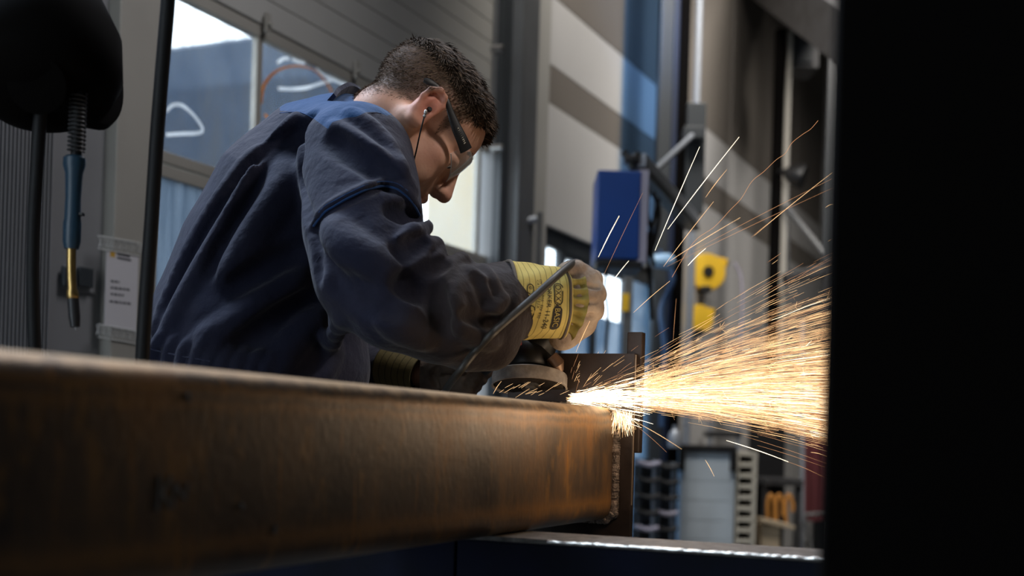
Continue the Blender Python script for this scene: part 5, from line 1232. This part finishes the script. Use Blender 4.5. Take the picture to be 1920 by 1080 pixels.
MB().tube([P(1034, 668, 2.0), P(1046, 682, 2.0), P(1050, 694, 2.01)], [.010, .011, .006], 12).build('spindle_lock', mat('brownish_cast_metal', (.22, .14, .10), .4, .7), ag, True)
MB().box(P(970, 640, 1.995), (.007, .004, .006), None, .002).build('red_button', mat('red_plastic', (.35, .03, .03), .4), ag)
MB().tube(spline([P(968, 652, 2.03), P(940, 660, 2.06), P(905, 690, 2.14), P(860, 706, 2.18), P(825, 712, 2.20)], 4), [.009, .009, .009, .010, .011, .012, .013, .014, .014, .014, .014, .014, .014, .014, .014, .014, .013], 16).build('side_handle', M['rubber'], ag, True)
MB().lathe(P(962, 652, 2.03), P(940, 660, 2.06) - P(962, 652, 2.03), [(0, .008), (.001, .0125), (.010, .0125), (.012, .009)], 18).build('handle_collar', M['dark_steel'], ag, True)
MB().tube(spline([P(1088, 503, 2.005), P(1088, 494, 1.985), P(1076, 493, 1.955), P(1058, 506, 1.905), P(1036, 525, 1.868), P(1000, 558, 1.845)] + [on_cloth(x, y, .012) for x, y in ((944, 606), (920, 628), (890, 660))] + [P(862, 696, 1.80), P(838, 728, 1.87), P(822, 760, 1.90), P(808, 820, 1.93), P(800, 900, 1.95)] + [Vector((P(800, 900, 1.95).x, 1.96, .5)), Vector((P(800, 900, 1.95).x - .02, 1.98, .05)), Vector((P(800, 900, 1.95).x - .2, 2.1, .006)), Vector((-.5, 2.6, .006))], 8), .0056, 10).build('power_cord', mat('grey_rubber_cord', (.035, .033, .03), .5), ag, True)
MB().tube([P(1086, 510, 2.0), P(1089, 497, 1.995)], [.009, .006], 12).build('cord_sleeve', M['rubber'], ag, True)

# ------------------------------------------------------------------ sparks
SM = [emit('spark_white_hot', (1.0, 0.82, 0.55), 5.0), emit('spark_orange', (1.0, 0.60, 0.28), 2.2), emit('spark_dim', (1.0, 0.48, 0.22), 0.9)]
def streak(V, Fc, MI, pts, r, mi, taper=True):
    n0 = len(V); n = len(pts); pts = [np.array(p) for p in pts]
    t = pts[-1] - pts[0]; t = t / (np.linalg.norm(t) + 1e-9); a = np.cross(t, [0, 1, .01]); a /= np.linalg.norm(a) + 1e-9; b = np.cross(t, a)
    for i, p in enumerate(pts):
        f = i / (n - 1); rr = r * (0.35 + 0.65 * math.sin(pi * min(f * 1.1 + .05, 1) * .9)) if taper else r
        for k in range(3): th = 2.0944 * k; V.append(p + (a * math.cos(th) + b * math.sin(th)) * rr)
    for i in range(n - 1):
        for k in range(3): k2 = (k + 1) % 3; Fc.append((n0 + 3 * i + k, n0 + 3 * i + k2, n0 + 3 * i + 3 + k2, n0 + 3 * i + 3 + k)); MI.append(mi)
rs_ = np.random.default_rng(11)
O_ = np.array(P(1068, 747, 2.03)); rx, ru = np.array(RV), np.array(UV)
EYE = np.array([0, 1.0, 0])
V, Fc, MI = [], [], []
def path(o, ang, yaw, s0, ln, curve, n=6, wob=0.0):
    d = rx * math.cos(ang) * math.cos(yaw) + ru * math.sin(ang) + EYE * math.sin(yaw) * math.cos(ang)
    out = []
    ph = rs_.random() * 6
    for i in range(n):
        s_ = s0 + ln * i / (n - 1); out.append(o + d * s_ - np.array([0, 0, 1.0]) * curve * s_ * s_ + ru * wob * math.sin(s_ * 90 + ph))
    return out
NS = 8200
for k in range(NS):
    u = rs_.random()
    if u < .80: ang = rs_.normal(.062, .128) 
    else: ang = rs_.normal(.22, .16)
    ang = ang if ang > -.13 else -.13 + abs(rs_.normal(0, .09))
    if ang < -.10 and rs_.random() < .5: ang = -.10 + rs_.random() * .05
    yaw = rs_.normal(-.12, .16)
    o = O_ + rs_.normal(0, .0035, 3) + rx * rs_.random() * .055
    far = rs_.random() ** .85 * .62
    if ang > .30: far *= .7
    ln = .012 + rs_.random() ** 2 * .10 * (1 + far)
    r = (.00012 + .00013 * rs_.random()) * (1.0 if far > .06 else .9)
    w_ = math.exp(-abs(ang - .03) / .12)
    mi = 0 if rs_.random() < .13 * w_ + .30 * math.exp(-far / .12) * w_ else (1 if rs_.random() < .62 else 2)
    pts = path(o, ang, yaw, far, ln, .10 + .1 * rs_.random(), 5 if ln < .05 else 7, .0004)
    if proj(np.array(pts[-1]))[0] > 1640: continue
    streak(V, Fc, MI, pts, r, mi)
    if rs_.random() < .06:       # bursting ends
        e_ = pts[-1]
        for j in range(3):
            aa_ = ang + rs_.normal(0, .7); streak(V, Fc, MI, path(e_, aa_, rs_.normal(0, .5), 0, .006 + .012 * rs_.random(), 0, 3), r * .8, mi)
# the dense hot root of the stream
for k in range(1500):
    ang = rs_.normal(.01, .14); s0 = rs_.random() * .10; o = O_ + rs_.normal(0, .004, 3)
    streak(V, Fc, MI, path(o, ang * (0.6 + s0 * 3), rs_.normal(-.2, .3), s0, .01 + .03 * rs_.random(), .1, 4), .00025 + .0003 * rs_.random(), 0 if rs_.random() < .7 else 1)
# curling sparks thrown up beside the guard and below the disc
for k in range(130):
    o = O_ + rx * rs_.uniform(0, .10) + ru * rs_.uniform(0, .05); ang = rs_.normal(.7, .45); ln = .008 + .03 * rs_.random()
    pts = [o + rx * math.cos(ang) * t * ln + ru * (math.sin(ang) * t * ln - 3 * (t * ln) ** 2 * rs_.uniform(.2, 1)) for t in np.linspace(0, 1, 6)]
    streak(V, Fc, MI, pts, .00018, 1 if rs_.random() < .6 else 2)
for k in range(16):
    o = np.array(P(rs_.uniform(925, 1050), rs_.uniform(722, 746), 1.985)); ang = rs_.normal(.48, .10); ln = .008 + .02 * rs_.random()
    streak(V, Fc, MI, [o + (rx * math.cos(ang) + ru * math.sin(ang)) * t * ln for t in np.linspace(0, 1, 4)], .00022, 1)
for k in range(420):
    o = O_ + rs_.normal(0, .004, 3) + rx * rs_.random() * .03; ang = abs(rs_.normal(.28, .28)); s0 = rs_.random() ** .8 * .14 * (1 - min(ang, .8) * .5)
    streak(V, Fc, MI, path(o, ang, rs_.normal(-.1, .3), s0, .008 + .028 * rs_.random(), .6, 5, .0006), .00014 + .0001 * rs_.random(), 1 if rs_.random() < .7 else 2)
# sparks running down over the weld
for k in range(160):
    o = np.array(P(rs_.uniform(1150, 1185), rs_.uniform(768, 782), 1.985)); ang = -1.57 + rs_.normal(.1, .35); ln = .008 + .025 * rs_.random()
    streak(V, Fc, MI, path(o, ang, -.5, 0, ln, .2, 4), .00020, 1 if rs_.random() < .7 else 0)
me = bpy.data.meshes.new('spark_stream'); me.from_pydata([tuple(v) for v in V], [], Fc)
for m_ in SM: me.materials.append(m_)
me.polygons.foreach_set('material_index', MI); me.update()
so = bpy.data.objects.new('spark_stream', me); COL.objects.link(so)
tag(so, 'dense fan of bright orange white sparks flying right from the grinding disc', 'sparks', None, 'stuff')
# single stray sparks
stray = [((1228, 470), (1312, 275), 0), ((1252, 430), (1386, 257), 0), ((1323, 370), (1363, 318), 1), ((1122, 482), (1161, 405), 0), ((1130, 520), (1205, 362), 2), ((1244, 500), (1338, 378), 1),
         ((1414, 442), (1560, 324), 1), ((1255, 490), (1388, 408), 1), ((1290, 498), (1323, 466), 0), ((1140, 540), (1179, 489), 0), ((1300, 470), (1560, 335), 2), ((1250, 500), (1562, 352), 2),
         ((1548, 389), (1562, 383), 1), ((1188, 586), (1256, 527), 1), ((1475, 535), (1562, 480), 2), ((1190, 790), (1278, 842), 1), ((1195, 800), (1250, 848), 2), ((1322, 862), (1339, 893), 1),
         ((1362, 826), (1478, 866), 0), ((1478, 866), (1545, 895), 2), ((1420, 835), (1546, 876), 2), ((1520, 848), (1550, 856), 1), ((1395, 818), (1552, 870), 2), ((1262, 640), (1268, 560), 2), ((1080, 660), (1106, 602), 1), ((925, 738), (940, 715), 1)]
labels = ['long bright spark rising in front of the jib arm boom', 'longest bright straight spark, above the yellow reels', 'short pinkish spark beside the top of the jib brace', 'bright spark crossing the lower left of the blue box', 'faint reddish spark crossing the blue box to its right edge', 'thin spark climbing from the jib arm towards the white cladding', 'sharp orange spark ending at the foreground post, right of the dark pole', 'thin orange spark passing just above the upper yellow reel', 'short bright spark just above and left of the upper yellow reel', 'short bright spark right below the blue box', 'faint straight spark above the upper reel reaching the foreground post', 'faint straight spark, lowest of the pair reaching the post above the reels', 'tiny orange spark touching the foreground post edge, high up', 'short spark beside the yellow sticker on the door post', 'dim spark crossing the dark shelf bracket at the post', 'orange spark dropping right of the end plate towards the cabinet', 'dim spark dropping steeply beside the end plate', 'short orange spark in front of the pale drawer cabinet', 'bright spark slanting down over the slotted rack', 'dim tail of the spark over the slotted rack', 'dim spark slanting down above the dark work bench', 'tiny orange spark in front of the red curtain', 'dim orange spark, lowest edge of the fan before the red curtain', 'faint upright spark beside the steel column', 'spark falling from the gloved hand behind the guard', 'short spark left of the grinder guard, just above the tube']
for i, (a_, b_, mi) in enumerate(stray):
    V, Fc, MI = [], [], []; d_ = 1.98 - .04 * (i % 4)
    A_, B_ = np.array(P(*a_, d_)), np.array(P(*b_, d_ - .06)); pts = [A_ + (B_ - A_) * t + np.array([0, 0, 1]) * .0012 * math.sin(pi * t) for t in np.linspace(0, 1, 8)]
    streak(V, Fc, MI, pts, .00045 if mi == 0 else (.00032 if mi == 1 else .00024), 0)
    me = bpy.data.meshes.new('spark'); me.from_pydata([tuple(v) for v in V], [], Fc); me.materials.append(SM[mi]); me.update()
    o = bpy.data.objects.new('spark', me); COL.objects.link(o); tag(o, labels[i], 'spark', 'stray sparks around the stream')
# the long wavering one
V, Fc, MI = [], [], []; A_ = np.array(P(1300, 470, 1.97)); q = [(1260, 520), (1300, 455), (1340, 425), (1368, 395), (1390, 372), (1410, 340), (1432, 322), (1455, 300), (1472, 288), (1485, 268), (1505, 252), (1520, 242), (1534, 226)]
streak(V, Fc, MI, [np.array(p) for p in spline([P(x, y, 1.96) for x, y in q], 5)], .00030, 0, False)
me = bpy.data.meshes.new('spark'); me.from_pydata([tuple(v) for v in V], [], Fc); me.materials.append(SM[2]); me.update()
o = bpy.data.objects.new('spark', me); COL.objects.link(o); tag(o, 'longest wavering thin spark trail rising to the upper right', 'spark')
